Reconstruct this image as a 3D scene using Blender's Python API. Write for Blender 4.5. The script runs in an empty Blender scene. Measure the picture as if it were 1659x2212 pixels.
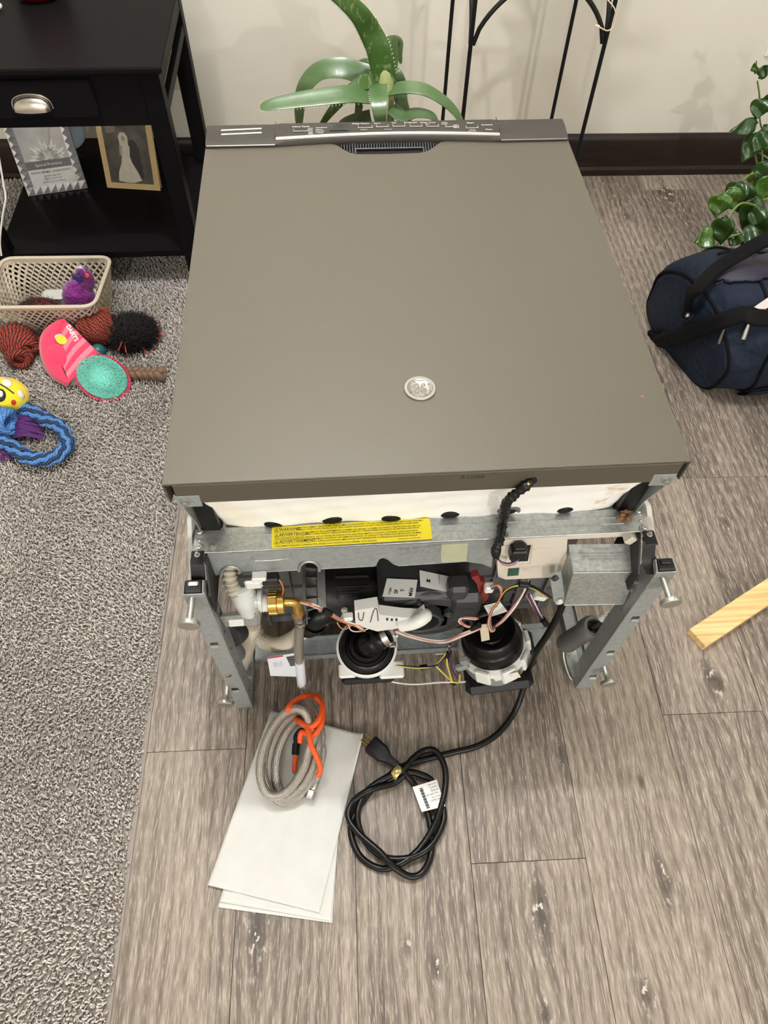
import bpy, bmesh, math, random
import numpy as np
from mathutils import Vector, Matrix
random.seed(7); rng = np.random.default_rng(7)
S = bpy.context.scene
COL = S.collection
R = math.radians

# ------------------------------------------------------------------ camera
IW, IH, FPX = 1659, 2212, 1534.0
CAM = np.array([-0.096, -0.4731, 1.2554])
PIT, YAW, ROL = 0.9862, 0.0908, 0.0289
FW = np.array([math.sin(YAW)*math.cos(PIT), math.cos(YAW)*math.cos(PIT), -math.sin(PIT)])
_r = np.array([math.cos(YAW), -math.sin(YAW), 0.0]); _u = np.cross(_r, FW)
RT = math.cos(ROL)*_r + math.sin(ROL)*_u
UP = -math.sin(ROL)*_r + math.cos(ROL)*_u
cd = bpy.data.cameras.new('camera'); cam = bpy.data.objects.new('camera', cd); COL.objects.link(cam)
cd.sensor_fit = 'VERTICAL'; cd.sensor_height = 36.0; cd.sensor_width = 27.0
cd.lens = 36.0*FPX/IH; cd.clip_start = 0.02
m = Matrix.Identity(4)
for i in range(3):
    m[i][0], m[i][1], m[i][2], m[i][3] = RT[i], UP[i], -FW[i], CAM[i]
cam.matrix_world = m
S.camera = cam

# ------------------------------------------------------------------ light
S.view_settings.view_transform = 'Standard'; S.view_settings.look = 'None'
S.view_settings.gamma = 1.0; S.view_settings.use_curve_mapping = False
S.view_settings.exposure = 0.22
w = bpy.data.worlds.new('world'); S.world = w; w.use_nodes = True
w.node_tree.nodes['Background'].inputs[0].default_value = (1.0, 0.98, 0.95, 1)
w.node_tree.nodes['Background'].inputs[1].default_value = 0.15
def bulb(name, loc, watts, radius=0.05, colour=(1.0, 0.995, 0.985)):
    l = bpy.data.lights.new(name, 'POINT'); l.energy = watts; l.shadow_soft_size = radius; l.color = colour
    o = bpy.data.objects.new(name, l); COL.objects.link(o); o.location = loc
    return o
bulb('ceiling_bulb', (-0.12, 0.62, 2.30), 66, 0.03)
bulb('ceiling_bulb', (-0.50, 0.45, 2.30), 14, 0.03)
bulb('ceiling_bulb', (1.55, 0.35, 2.30), 8)
bulb('room_bulb', (1.20, -3.5, 2.02), 112, 0.04)
bulb('room_bulb', (-0.85, -3.5, 2.02), 84, 0.04)

# ------------------------------------------------------------------ pixel -> point at a known plane
def ray(x, y): return RT*(x-IW/2)/FPX - UP*(y-IH/2)/FPX + FW
def pz(x, y, z=0.0): d = ray(x, y); return CAM + d*(z-CAM[2])/d[2]
def py(x, y, Y): d = ray(x, y); return CAM + d*(Y-CAM[1])/d[1]
def px(x, y, X): d = ray(x, y); return CAM + d*(X-CAM[0])/d[0]

# ------------------------------------------------------------------ mesh helpers
def A(*v): return np.array(v, float)
def nrm(v): v = np.asarray(v, float); return v/(np.linalg.norm(v)+1e-12)
def rotm(ax, ang):
    return np.array(Matrix.Rotation(ang, 3, Vector(ax)))
def spline(pts, n=8, closed=False):
    P = [np.asarray(p, float) for p in pts]; out = []; N = len(P)
    seg = N if closed else N-1
    for i in range(seg):
        if closed: a, b, c, d = P[(i-1) % N], P[i], P[(i+1) % N], P[(i+2) % N]
        else: a, b, c, d = P[max(i-1, 0)], P[i], P[i+1], P[min(i+2, N-1)]
        for k in range(n):
            t = k/n
            out.append(.5*((2*b)+(-a+c)*t+(2*a-5*b+4*c-d)*t*t+(-a+3*b-3*c+d)*t**3))
    if not closed: out.append(P[-1])
    return out
class MB:
    def __init__(s): s.v = []; s.f = []; s.uv = []
    def add(s, V, F, UV=None):
        o = len(s.v); s.v.extend([tuple(map(float, p)) for p in V])
        for i, f in enumerate(F):
            s.f.append(tuple(o+k for k in f)); s.uv.append(UV[i] if UV else None)
        return s
    def box(s, c, size, rot=None, bev=0.0):
        c = np.asarray(c, float); h = np.asarray(size, float)/2; b = min(bev, h.min()*.9); V = []; F = []
        if b <= 0:
            V = [A(x, y, z)*h for x in (-1, 1) for y in (-1, 1) for z in (-1, 1)]
            F = [(0, 1, 3, 2), (4, 6, 7, 5), (0, 4, 5, 1), (2, 3, 7, 6), (0, 2, 6, 4), (1, 5, 7, 3)]
        else:
            idx = {}
            for x in (-1, 1):
                for y in (-1, 1):
                    for z in (-1, 1):
                        for k in range(3):
                            q = A(x, y, z)*h; sg = (x, y, z)
                            for j in range(3):
                                if j != k: q[j] -= sg[j]*b
                            idx[(x, y, z, k)] = len(V); V.append(q)
            g = lambda x, y, z, k: idx[(x, y, z, k)]
            for k in range(3):
                i, j = [(1, 2), (2, 0), (0, 1)][k]
                for sg in (-1, 1):
                    def q(a, b_):
                        t = [0, 0, 0]; t[k] = sg; t[i] = a; t[j] = b_; return g(*t, k)
                    f = [q(-1, -1), q(1, -1), q(1, 1), q(-1, 1)]
                    F.append(tuple(f if sg > 0 else f[::-1]))
            for k in range(3):
                i, j = [(1, 2), (2, 0), (0, 1)][k]
                for a in (-1, 1):
                    for b_ in (-1, 1):
                        def e(sg, kk):
                            t = [0, 0, 0]; t[k] = sg; t[i] = a; t[j] = b_; return g(*t, kk)
                        f = [e(-1, i), e(1, i), e(1, j), e(-1, j)]
                        F.append(tuple(f if a*b_ < 0 else f[::-1])[::-1])
            for x in (-1, 1):
                for y in (-1, 1):
                    for z in (-1, 1):
                        f = [g(x, y, z, 0), g(x, y, z, 1), g(x, y, z, 2)]
                        F.append(tuple(f if x*y*z > 0 else f[::-1]))
        V = np.array(V)
        if rot is not None: V = V @ np.asarray(rot).T
        return s.add(V+c, F)
    def tube(s, pts, r, n=8, closed=False, caps=True, flat=1.0, up0=None):
        P = np.array([np.asarray(p, float) for p in pts]); N = len(P)
        rad = np.full(N, r, float) if np.isscalar(r) else np.asarray(r, float)
        if closed: T = np.roll(P, -1, 0)-np.roll(P, 1, 0)
        else: T = np.gradient(P, axis=0)
        T /= (np.linalg.norm(T, axis=1, keepdims=True)+1e-12)
        u = np.asarray(up0, float) if up0 is not None else (A(0, 0, 1) if abs(T[0][2]) < .9 else A(1, 0, 0))
        u = nrm(u-T[0]*(u@T[0])); V = []; L = np.r_[0, np.cumsum(np.linalg.norm(np.diff(P, axis=0), axis=1))]
        for i in range(N):
            u = nrm(u-T[i]*(u@T[i])); w_ = np.cross(T[i], u)
            for k in range(n):
                a = 2*math.pi*k/n; V.append(P[i]+rad[i]*(math.cos(a)*u*flat+math.sin(a)*w_))
        F = []; UV = []
        for i in range(N if closed else N-1):
            j = (i+1) % N; l0 = L[i]; l1 = L[j] if j else L[-1]+np.linalg.norm(P[0]-P[-1])
            for k in range(n):
                k2 = (k+1) % n
                F.append((i*n+k, i*n+k2, j*n+k2, j*n+k)); UV.append(((l0, k/n), (l0, (k+1)/n), (l1, (k+1)/n), (l1, k/n)))
        if caps and not closed:
            F.append(tuple(range(n-1, -1, -1))); UV.append(tuple((0, k/n) for k in range(n-1, -1, -1)))
            F.append(tuple((N-1)*n+k for k in range(n))); UV.append(tuple((L[-1], k/n) for k in range(n)))
        return s.add(V, F, UV)
    def cyl(s, p0, p1, r0, r1=None, n=20, caps=True):
        p0 = np.asarray(p0, float); p1 = np.asarray(p1, float)
        return s.lathe([(r0, 0), (r1 if r1 is not None else r0, np.linalg.norm(p1-p0))], p0, p1-p0, n, caps)
    def lathe(s, prof, org, axis=(0, 0, 1), n=24, caps=True, u=None, sx=1.0):
        a = nrm(axis); o = np.asarray(org, float)
        u = np.asarray(u, float) if u is not None else (A(1, 0, 0) if abs(a[0]) < .9 else A(0, 1, 0))
        u = nrm(u-a*(u@a)); w_ = np.cross(a, u); V = []; F = []; UV = []
        for (r, h) in prof:
            for k in range(n):
                t = 2*math.pi*k/n; V.append(o+a*h+r*(math.cos(t)*u*sx+math.sin(t)*w_))
        for i in range(len(prof)-1):
            for k in range(n):
                k2 = (k+1) % n; F.append((i*n+k, i*n+k2, (i+1)*n+k2, (i+1)*n+k))
                UV.append(((k/n, prof[i][1]), ((k+1)/n, prof[i][1]), ((k+1)/n, prof[i+1][1]), (k/n, prof[i+1][1])))
        if caps:
            if prof[0][0] > 1e-6: F.append(tuple(range(n-1, -1, -1))); UV.append(tuple((0, 0) for _ in range(n)))
            if prof[-1][0] > 1e-6: F.append(tuple((len(prof)-1)*n+k for k in range(n))); UV.append(tuple((0, 0) for _ in range(n)))
        return s.add(V, F, UV)
    def prism(s, poly, t):
        """poly: 3d outline (planar); extruded by vector t"""
        n = len(poly); P = [np.asarray(p, float) for p in poly]; t = np.asarray(t, float)
        N = sum((np.cross(P[i]-P[0], P[(i+1) % n]-P[0]) for i in range(n)), np.zeros(3))
        if N @ t > 0: P = P[::-1]
        V = P+[p+t for p in P]
        F = [tuple(range(n)), tuple(range(2*n-1, n-1, -1))]+[(i, n+i, n+(i+1) % n, (i+1) % n) for i in range(n)]
        return s.add(V, F)
    def plate(s, corners, thick):
        """four corners (3d) with thickness along -normal"""
        P = [np.asarray(p, float) for p in corners]
        N = nrm(np.cross(P[1]-P[0], P[-1]-P[0])); return s.prism(P, -N*thick)
    def grid(s, fn, nu, nv, closeu=False, uvs=True):
        V = [fn(i/(nu if closeu else nu-1), j/(nv-1)) for i in range(nu) for j in range(nv)]
        F = []; UV = []
        for i in range(nu if closeu else nu-1):
            for j in range(nv-1):
                i2 = (i+1) % nu
                F.append((i*nv+j, i2*nv+j, i2*nv+j+1, i*nv+j+1))
                a, b = i/nu, (i+1)/nu; c, d = j/(nv-1), (j+1)/(nv-1); UV.append(((a, c), (b, c), (b, d), (a, d)))
        return s.add(V, F, UV)
    def sphere(s, c, r, nu=20, nv=12, rot=None):
        r = np.asarray((r, r, r) if np.isscalar(r) else r, float); c = np.asarray(c, float); M = np.eye(3) if rot is None else np.asarray(rot)
        def fn(u, v):
            t = 2*math.pi*u; p = math.pi*(v*.998+.001)
            return c+M@(A(math.cos(t)*math.sin(p), math.sin(t)*math.sin(p), -math.cos(p))*r)
        return s.grid(fn, nu, nv, True)
    def build(s, name, mat, parent=None, smooth=40, solid=0.0):
        return mesh(name, s.v, s.f, mat, parent, smooth, s.uv, solid)
def root_of(o):
    while o.parent: o = o.parent
    return o
def mesh(name, V, F, mat, parent=None, smooth=40, uv=None, solid=0.0):
    V = np.asarray(V, float).reshape(-1, 3)
    loc = np.zeros(3)
    if parent is not None: V = V-np.array(root_of(parent).location)
    me = bpy.data.meshes.new(name); me.from_pydata(V.tolist(), [], [list(f) for f in F])
    if uv and any(u is not None for u in uv):
        ul = me.uv_layers.new(name='UVMap'); data = []
        for p_, u in zip(F, uv):
            for k in range(len(p_)): data.extend(u[k] if u is not None else (0.0, 0.0))
        ul.data.foreach_set('uv', data)
    bm = bmesh.new(); bm.from_mesh(me); bmesh.ops.recalc_face_normals(bm, faces=bm.faces); bm.to_mesh(me); bm.free()
    me.update()
    if smooth:
        me.polygons.foreach_set('use_smooth', [True]*len(me.polygons)); me.set_sharp_from_angle(angle=R(smooth))
    if mat is not None: me.materials.append(mat)
    o = bpy.data.objects.new(name, me); COL.objects.link(o)
    if parent is not None: o.parent = parent
    if solid:
        md = o.modifiers.new('solid', 'SOLIDIFY'); md.thickness = solid; md.offset = 0
    return o
def bigmesh(name, V, T, mat, parent=None, col=None, smooth=True):
    """numpy triangles/quads, optional per-vertex colour"""
    V = np.asarray(V, float)
    if parent is not None: V = V-np.array(root_of(parent).location)
    T = np.asarray(T, np.int32); k = T.shape[1]
    me = bpy.data.meshes.new(name); me.vertices.add(len(V)); me.vertices.foreach_set('co', V.ravel())
    me.loops.add(T.size); me.loops.foreach_set('vertex_index', T.ravel())
    me.polygons.add(len(T)); me.polygons.foreach_set('loop_start', np.arange(0, T.size, k, dtype=np.int32))
    me.update(calc_edges=True); me.validate()
    if col is not None:
        a = me.color_attributes.new('tint', 'FLOAT_COLOR', 'POINT')
        a.data.foreach_set('color', np.c_[col, np.ones(len(col))].astype(np.float32).ravel())
    if smooth: me.polygons.foreach_set('use_smooth', [True]*len(me.polygons))
    if mat is not None: me.materials.append(mat)
    o = bpy.data.objects.new(name, me); COL.objects.link(o)
    if parent is not None: o.parent = parent
    return o
def thing(name, label, cat, loc=(0, 0, 0), group=None):
    o = bpy.data.objects.new(name, None); COL.objects.link(o); o.location = tuple(map(float, loc)); o.empty_display_size = .05
    return tag(o, label, cat, group)
def tag(o, label, cat, group=None):
    o['label'] = label; o['category'] = cat
    if group: o['group'] = group
    return o
def struct(o): o['kind'] = 'structure'; return o
def stuff(o): o['kind'] = 'stuff'; return o
_fc = {}
def text_mesh(items, name, mat, parent, org, u, v, lift=0.0004, bold=0.0, thick=0.0):
    """items: (string, x, y, height[, rot deg, align]) laid in the plane org + x*u + y*v (u, v unit vectors)"""
    V = []; F = []; u = nrm(u); v = nrm(v); n = np.cross(u, v); org = np.asarray(org, float)
    for it in items:
        st, x, y, h = it[:4]; rt = it[4] if len(it) > 4 else 0; al = it[5] if len(it) > 5 else 'LEFT'
        cu = bpy.data.curves.new('t', 'FONT'); cu.body = st; cu.size = 1.0; cu.resolution_u = 2; cu.align_x = al; cu.offset = bold; cu.extrude = 0
        ob = bpy.data.objects.new('t', cu); COL.objects.link(ob)
        dg = bpy.context.evaluated_depsgraph_get(); me = bpy.data.meshes.new_from_object(ob.evaluated_get(dg))
        o = len(V); c, s_ = math.cos(R(rt)), math.sin(R(rt)); k = h*1.38
        for vv in me.vertices:
            a, b = vv.co.x*k, vv.co.y*k; a, b = a*c-b*s_+x, a*s_+b*c+y
            V.append(org+u*a+v*b+n*lift)
        for p_ in me.polygons: F.append([o+i for i in p_.vertices])
        bpy.data.objects.remove(ob); bpy.data.curves.remove(cu); bpy.data.meshes.remove(me)
    return mesh(name, V, F, mat, parent, 0)

# ------------------------------------------------------------------ materials
def lin(c): return tuple(((x/255)/12.92 if x/255 <= .04045 else ((x/255+.055)/1.055)**2.4) for x in c)
class NT:
    def __init__(s, name):
        s.m = bpy.data.materials.new(name); s.m.use_nodes = True; s.t = s.m.node_tree; s.b = s.t.nodes['Principled BSDF']
    def n(s, typ, ins=None, **kw):
        nd = s.t.nodes.new(typ)
        for k, v in kw.items(): setattr(nd, k, v)
        for k, v in (ins or {}).items(): s.set(nd.inputs[k], v)
        return nd
    def set(s, sock, v):
        if isinstance(v, bpy.types.NodeSocket): s.t.links.new(v, sock)
        elif isinstance(v, bpy.types.Node): s.t.links.new(v.outputs[0], sock)
        else:
            if sock.type == 'RGBA' and len(v) == 3: v = (*v, 1)
            sock.default_value = v
    def math(s, op, a, b=0.0, c=0.0, clamp=False):
        nd = s.n('ShaderNodeMath', {0: a, 1: b, 2: c}, operation=op, use_clamp=clamp); return nd.outputs[0]
    def vmath(s, op, a, b=(0, 0, 0)):
        nd = s.n('ShaderNodeVectorMath', operation=op); s.set(nd.inputs[0], a); s.set(nd.inputs[1], b); return nd
    def mix(s, f, a, b, mode='MIX'):
        nd = s.t.nodes.new('ShaderNodeMix'); nd.data_type = 'RGBA'; nd.blend_type = mode
        s.set(nd.inputs[0], f); s.set(nd.inputs[6], a); s.set(nd.inputs[7], b); return nd.outputs[2]
    def ramp(s, f, stops, interp='LINEAR'):
        nd = s.t.nodes.new('ShaderNodeValToRGB'); cr = nd.color_ramp; cr.interpolation = interp
        while len(cr.elements) > 1: cr.elements.remove(cr.elements[0])
        cr.elements[0].position = stops[0][0]; cr.elements[0].color = (*stops[0][1], 1)
        for p_, c in stops[1:]:
            e = cr.elements.new(p_); e.color = (*c, 1)
        s.set(nd.inputs[0], f); return nd.outputs[0]
    def coord(s, which='Object'): return s.n('ShaderNodeTexCoord').outputs[which]
    def noise(s, vec, scale, detail=3, rough=.55, out=0):
        nd = s.n('ShaderNodeTexNoise', {'Scale': scale, 'Detail': detail, 'Roughness': rough}); s.set(nd.inputs['Vector'], vec); return nd.outputs[out]
    def scaled(s, vec, sc):
        nd = s.n('ShaderNodeMapping'); s.set(nd.inputs['Vector'], vec); nd.inputs['Scale'].default_value = sc; return nd.outputs[0]
    def bump(s, h, strength=.3, dist=.001):
        nd = s.n('ShaderNodeBump', {'Strength': strength, 'Distance': dist, 'Height': h}); s.set(s.b.inputs['Normal'], nd.outputs[0])
    def out(s, col=None, rough=None, metal=None, **kw):
        if col is not None: s.set(s.b.inputs['Base Color'], col)
        if rough is not None: s.set(s.b.inputs['Roughness'], rough)
        if metal is not None: s.set(s.b.inputs['Metallic'], metal)
        for k, v in kw.items(): s.set(s.b.inputs[k.replace('_', ' ')], v)
        return s.m
def plain(name, c, rough=.5, metal=0.0, var=.06, scale=60, bump=0.0, bscale=300, spec=None, **kw):
    t = NT(name); co = t.coord(); c = lin(c)
    f = t.noise(co, scale, 3)
    col = t.mix(f, tuple(x*(1-var) for x in c), tuple(min(1, x*(1+var)) for x in c))
    if bump: t.bump(t.noise(co, bscale, 3), bump, .001)
    t.out(col, rough, metal, **kw)
    if spec is not None: t.b.inputs['Specular IOR Level'].default_value = spec
    return t.m
# ================================================================== the room
RZ = R(-1.2)          # the house's own axes: planks and wall are turned a little against the appliance
def house(x, y, z=0.0):
    return A(x*math.cos(RZ)-y*math.sin(RZ), x*math.sin(RZ)+y*math.cos(RZ), z)
def unhouse(p):
    return A(p[0]*math.cos(-RZ)-p[1]*math.sin(-RZ), p[0]*math.sin(-RZ)+p[1]*math.cos(-RZ), p[2])
WALL_Y = 1.603
# --- wood plank material, knots where the floor shows them
def plank_material():
    t = NT('limed_oak_plank'); co = t.coord()
    oi = t.n('ShaderNodeObjectInfo'); rnd = oi.outputs['Random']
    tone = t.n('ShaderNodeSeparateColor', {0: oi.outputs['Color']}).outputs[0]
    off = t.n('ShaderNodeCombineXYZ', {0: t.math('MULTIPLY', rnd, 37.0), 1: t.math('MULTIPLY', rnd, 91.0), 2: t.math('MULTIPLY', rnd, 13.0)})
    xy = co
    knots = [(1437, 1902, .020), (1168, 1968, .024), (1535, 1465, .020), (1556, 1478, .013), (943, 2092, .014), (556, 1998, .030), (1210, 1633, .012),
             (1570, 1130, .013), (1357, 468, .018), (1440, 416, .026), (1180, 2190, .012), (880, 2050, .01), (1400, 2150, .016), (1385, 1690, .008)]
    push = None; dark = None
    sep = t.n('ShaderNodeSeparateXYZ', {0: co})
    for (a, b, r) in knots:
        k = unhouse(pz(a, b, 0))
        dx = t.math('SUBTRACT', sep.outputs[0], float(k[0])); dy = t.math('SUBTRACT', sep.outputs[1], float(k[1]))
        d2 = t.math('ADD', t.math('POWER', t.math('ABSOLUTE', dx), 2.0), t.math('POWER', t.math('MULTIPLY', t.math('ABSOLUTE', dy), .42), 2.0))
        g = t.math('EXPONENT', t.math('MULTIPLY', d2, -1.0/(r*r*1.1)))
        q = t.math('MULTIPLY', g, dx)
        q2 = t.math('MULTIPLY', t.math('EXPONENT', t.math('MULTIPLY', d2, -1.0/(r*r*3.5))), dx)
        push = q2 if push is None else t.math('ADD', push, q2)
        g = t.math('EXPONENT', t.math('MULTIPLY', d2, -1.0/(r*r*.38)))
        dark = g if dark is None else t.math('ADD', dark, g)
    xw = t.math('SUBTRACT', sep.outputs[0], t.math('MULTIPLY', push, .6))
    base = t.vmath('ADD', t.n('ShaderNodeCombineXYZ', {0: xw, 1: sep.outputs[1], 2: sep.outputs[2]}), off).outputs[0]
    wob = t.noise(t.scaled(base, (3.0, 1.3, 1)), 2.0, 2)
    wx = t.math('MULTIPLY', t.math('SUBTRACT', wob, .5), .022)
    bs = t.n('ShaderNodeSeparateXYZ', {0: base})
    gv = t.n('ShaderNodeCombineXYZ', {0: t.math('ADD', bs.outputs[0], wx), 1: bs.outputs[1], 2: 0.0}).outputs[0]
    fine = t.noise(t.scaled(gv, (400, 32, 1)), 1.0, 4, .62)
    mid = t.noise(t.scaled(gv, (95, 3.2, 1)), 1.0, 3, .55)
    broad = t.noise(t.scaled(base, (7, 2.0, 1)), 1.0, 3, .6)
    rings = t.n('ShaderNodeTexWave', {'Scale': 17.0, 'Distortion': 3.5, 'Detail': 2.0, 'Detail Scale': .6}, wave_type='BANDS', bands_direction='X')
    t.set(rings.inputs['Vector'], t.scaled(gv, (1, .10, 1)))
    v = t.math('ADD', t.math('MULTIPLY', mid, .42), t.math('MULTIPLY', broad, .62))
    v = t.math('ADD', v, t.math('MULTIPLY', rings.outputs['Fac'], .16))
    v = t.math('ADD', v, t.math('MULTIPLY', t.math('SUBTRACT', tone, .5), .42))
    col = t.ramp(v, [(.26, lin((70, 63, 56))), (.48, lin((111, 100, 90))), (.72, lin((155, 142, 128)))])
    lime = t.ramp(fine, [(.52, (0, 0, 0)), (.62, (1, 1, 1))])
    col = t.mix(t.math('MULTIPLY', lime, .62), col, lin((186, 175, 162)))
    pores = t.ramp(fine, [(.36, (1, 1, 1)), (.46, (0, 0, 0))])
    col = t.mix(t.math('MULTIPLY', pores, .5), col, lin((80, 67, 58)))
    dk = t.math('MULTIPLY', dark, t.math('ADD', .35, t.noise(co, 60, 3)), clamp=True)
    col = t.mix(t.math('MULTIPLY', dk, .85), col, lin((56, 47, 42)))
    chips = t.math('MULTIPLY', t.ramp(t.noise(t.scaled(co, (1, .5, 1)), 110, 3), [(.58, (0, 0, 0)), (.62, (1, 1, 1))]), t.math('MINIMUM', t.math('MULTIPLY', dark, 1.3), 1.0))
    col = t.mix(t.math('MULTIPLY', chips, .75), col, lin((224, 214, 203)))
    t.bump(t.math('ADD', fine, t.math('MULTIPLY', mid, .5)), .25, .0006)
    return t.out(col, t.math('ADD', .42, t.math('MULTIPLY', fine, .18)), 0.0)
M_plank = plank_material()
M_sub = plain('plank_joint_dark', (62, 52, 45), .8)
b = MB(); b.box((0, -1.7, -.012), (6.2, 7.2, .012))
floor = b.build('floor', M_sub, None, 0); floor.rotation_euler[2] = RZ; floor.location = (0, 0, 0); struct(floor)
PW, PL = .1853, 1.22
butt = {0: -.62, -1: -.325, 1: -.10+.0, 2: .42, -2: .25, -3: -.86, -4: -.128, 3: 1.505-1.22, 4: .8, 5: .2, -5: .5}
XS = .266
TONE = {0: lambda y: .64, 1: lambda y: .34 if y < -.1 else .38, -1: lambda y: .50 if y < -.4 else .32, -2: lambda y: .42, -3: lambda y: .46, -4: lambda y: .46 if y < -.2 else .54,
        2: lambda y: .22, 3: lambda y: .14 if y < 1.45 else .40, 4: lambda y: .34}          # boards differ in shade
for k in range(-7, 9):
    x0 = XS+k*PW; y0 = butt.get(k, random.uniform(0, 1.2))
    for j in range(-5, 3):
        a = y0+j*PL; c = a+PL; a = max(a, -5.2); c = min(c, WALL_Y+.02)
        if c-a < .02: continue
        b = MB(); b.box((x0+PW/2, (a+c)/2, -.0035), (PW-.0007, c-a-.0007, .007), bev=.0006)
        o = mesh('plank', b.v, b.f, M_plank, None, 0); o.parent = floor
        mid_ = (a+c)/2; tn = TONE.get(k, lambda y: random.uniform(.34, .55))(mid_); o.color = (tn, tn, tn, 1)
# --- walls, ceiling
def wall_material():
    t = NT('painted_wall'); co = t.coord()
    f = t.noise(co, 3, 2); col = t.mix(f, lin((212, 207, 193)), lin((218, 213, 200)))
    t.bump(t.noise(co, 160, 3), .10, .001); return t.out(col, .62)
M_wall = wall_material(); M_ceil = plain('ceiling_paint', (234, 233, 230), .8)
def hbox(name, c, s, mat):
    b = MB(); b.box(c, s); o = b.build(name, mat, None, 0); o.rotation_euler[2] = RZ; return struct(o)
hbox('wall_back', (0, WALL_Y+.05, 1.22), (6.2, .1, 2.44), M_wall)
hbox('wall_left', (-3.05, -1.7, 1.22), (.1, 7.2, 2.44), M_wall)
hbox('wall_right', (3.05, -1.7, 1.22), (.1, 7.2, 2.44), M_wall)
hbox('wall_front', (0, -5.25, 1.22), (6.2, .1, 2.44), M_wall)
hbox('ceiling', (0, -1.7, 2.49), (6.2, 7.2, .1), M_ceil)
def bb_material():
    t = NT('dark_stained_wood'); co = t.coord()
    g = t.noise(t.scaled(co, (6, 60, 60)), 1, 4, .6)
    col = t.ramp(g, [(.3, lin((26, 18, 14))), (.7, lin((44, 32, 25)))])
    t.bump(g, .1, .001); return t.out(col, .4, Specular_IOR_Level=.3)
M_bb = bb_material()
b = MB(); yy = WALL_Y; prof = [(yy, 0), (yy-.020, 0), (yy-.020, .018), (yy-.014, .026), (yy-.013, .104), (yy-.009, .116), (yy-.004, .122), (yy, .122)]
b.prism([A(-3, p_[0], p_[1]) for p_ in prof], A(6, 0, 0))
o = b.build('baseboard_back', M_bb, None, 30); o.rotation_euler[2] = RZ; struct(o)
# --- carpet with twisted pile
M_cbase = plain('carpet_backing', (150, 141, 134), .95)
def pile_material():
    t = NT('carpet_pile'); at = t.n('ShaderNodeAttribute', attribute_name='tint'); return t.out(at.outputs['Color'], .9, 0, Sheen_Weight=.25)
M_pile = pile_material()
CX = -.462
cr = thing('carpet', 'grey-beige twist pile carpet along the left of the wood floor', 'carpet', (-1.2, .3, 0))

b = MB(); b.box(house(-1.72+.001, -.385, .002), (2.52, 3.95, .004), rotm((0, 0, 1), RZ)); b.build('backing', M_cbase, cr, 0)
def pile():
    sp = .0047; xs = np.arange(-1.32, CX-.001, sp); ys = np.arange(-.72, 1.59, sp)
    X, Y = np.meshgrid(xs, ys); X = X.ravel(); Y = Y.ravel()
    X += rng.uniform(-.0026, .0026, X.size); Y += rng.uniform(-.0026, .0026, X.size)
    edge = CX+.004*np.sin(Y*9)+.003*np.sin(Y*31+1)
    k = X < edge; X = X[k]; Y = Y[k]; N = X.size
    # low-frequency lean (vacuum marks)
    ang = 2.6*np.sin(X*5+Y*3.1)+1.7*np.sin(Y*4.3-X*7)+rng.normal(0, 1.3, N)
    lean = rng.uniform(.002, .008, N); h = rng.uniform(.0085, .0140, N); r = rng.uniform(.0014, .0022, N)
    px_, py_ = X*math.cos(RZ)-Y*math.sin(RZ), X*math.sin(RZ)+Y*math.cos(RZ)
    rings = []
    for f, rr, lz in ((0, .9, .006), (.55, 1.0, .5), (1.0, .75, 1.0)):
        cx = px_+np.cos(ang)*lean*f**1.5; cy = py_+np.sin(ang)*lean*f**1.5; cz = .0025+h*lz
        for q in range(3):
            a = ang+q*2.094+f*2.0; rings.append(np.stack([cx+np.cos(a)*r*rr, cy+np.sin(a)*r*rr, cz+0*cx], -1))
    V = np.stack(rings, 1)  # N,9,3
    tri = []
    for l in (0, 3):
        for q in range(3):
            q2 = (q+1) % 3; tri += [(l+q, l+q2, l+3+q2), (l+q, l+3+q2, l+3+q)]
    tri.append((6, 7, 8)); tri = np.array(tri)
    T = (tri[None]+(np.arange(N)*9)[:, None, None]).reshape(-1, 3)
    tone = rng.normal(.55, .26, N).clip(0, 1)+.10*np.sin(X*11+Y*5)*np.sin(Y*6-X*4)
    tone = tone.clip(0, 1)[:, None]
    c0 = np.array(lin((176, 166, 158))); c1 = np.array(lin((255, 247, 237)))
    col = c0*(1-tone)+c1*tone
    return V.reshape(-1, 3), T, np.repeat(col, 9, 0)
V, T, C_ = pile()
stuff(bigmesh('pile', V, T, M_pile, cr, C_, smooth=False))
# ================================================================== shared materials
def slate_material():
    t = NT('slate_painted_steel'); co = t.coord()
    n = t.noise(co, 900, 2); c = t.mix(n, lin((79, 74, 63)), lin((93, 87, 75)))
    t.bump(t.noise(co, 1200, 2), .12, .0003)
    return t.out(c, t.math('ADD', .46, t.math('MULTIPLY', n, .10)), .15)
M_slate = slate_material()
M_console = plain('slate_console_plastic', (60, 56, 51), .58, 0, .05, 700, .1, 900, .25)
M_chrome = plain('polished_chrome', (214, 212, 208), .16, 1.0, .03)
def galv_material(name='galvanised_steel', a=(150, 156, 156), b=(200, 204, 202), rough=.34, metal=.7):
    t = NT(name); co = t.coord()
    v = t.n('ShaderNodeTexVoronoi', {'Scale': 210.0}); t.set(v.inputs['Vector'], t.vmath('ADD', co, t.vmath('SCALE', t.noise(co, 90, 3, out=1)).outputs[0]).outputs[0])
    n = t.noise(co, 160, 4, .7)
    f = t.math('ADD', t.math('MULTIPLY', n, .75), t.math('MULTIPLY', v.outputs['Color'], .25))
    c = t.ramp(f, [(.3, lin(a)), (.65, lin(b))])
    return t.out(c, t.math('ADD', rough-.08, t.math('MULTIPLY', n, .22)), metal)
M_galv = galv_material(); M_galv2 = galv_material('galvanised_steel_dull', (138, 144, 145), (170, 175, 174), .46, .4)
M_zinc = plain('zinc_plated_screw', (188, 188, 182), .3, .9, .08)
M_blk = plain('black_plastic', (19, 19, 20), .42, 0, .15, spec=.35)
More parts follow.
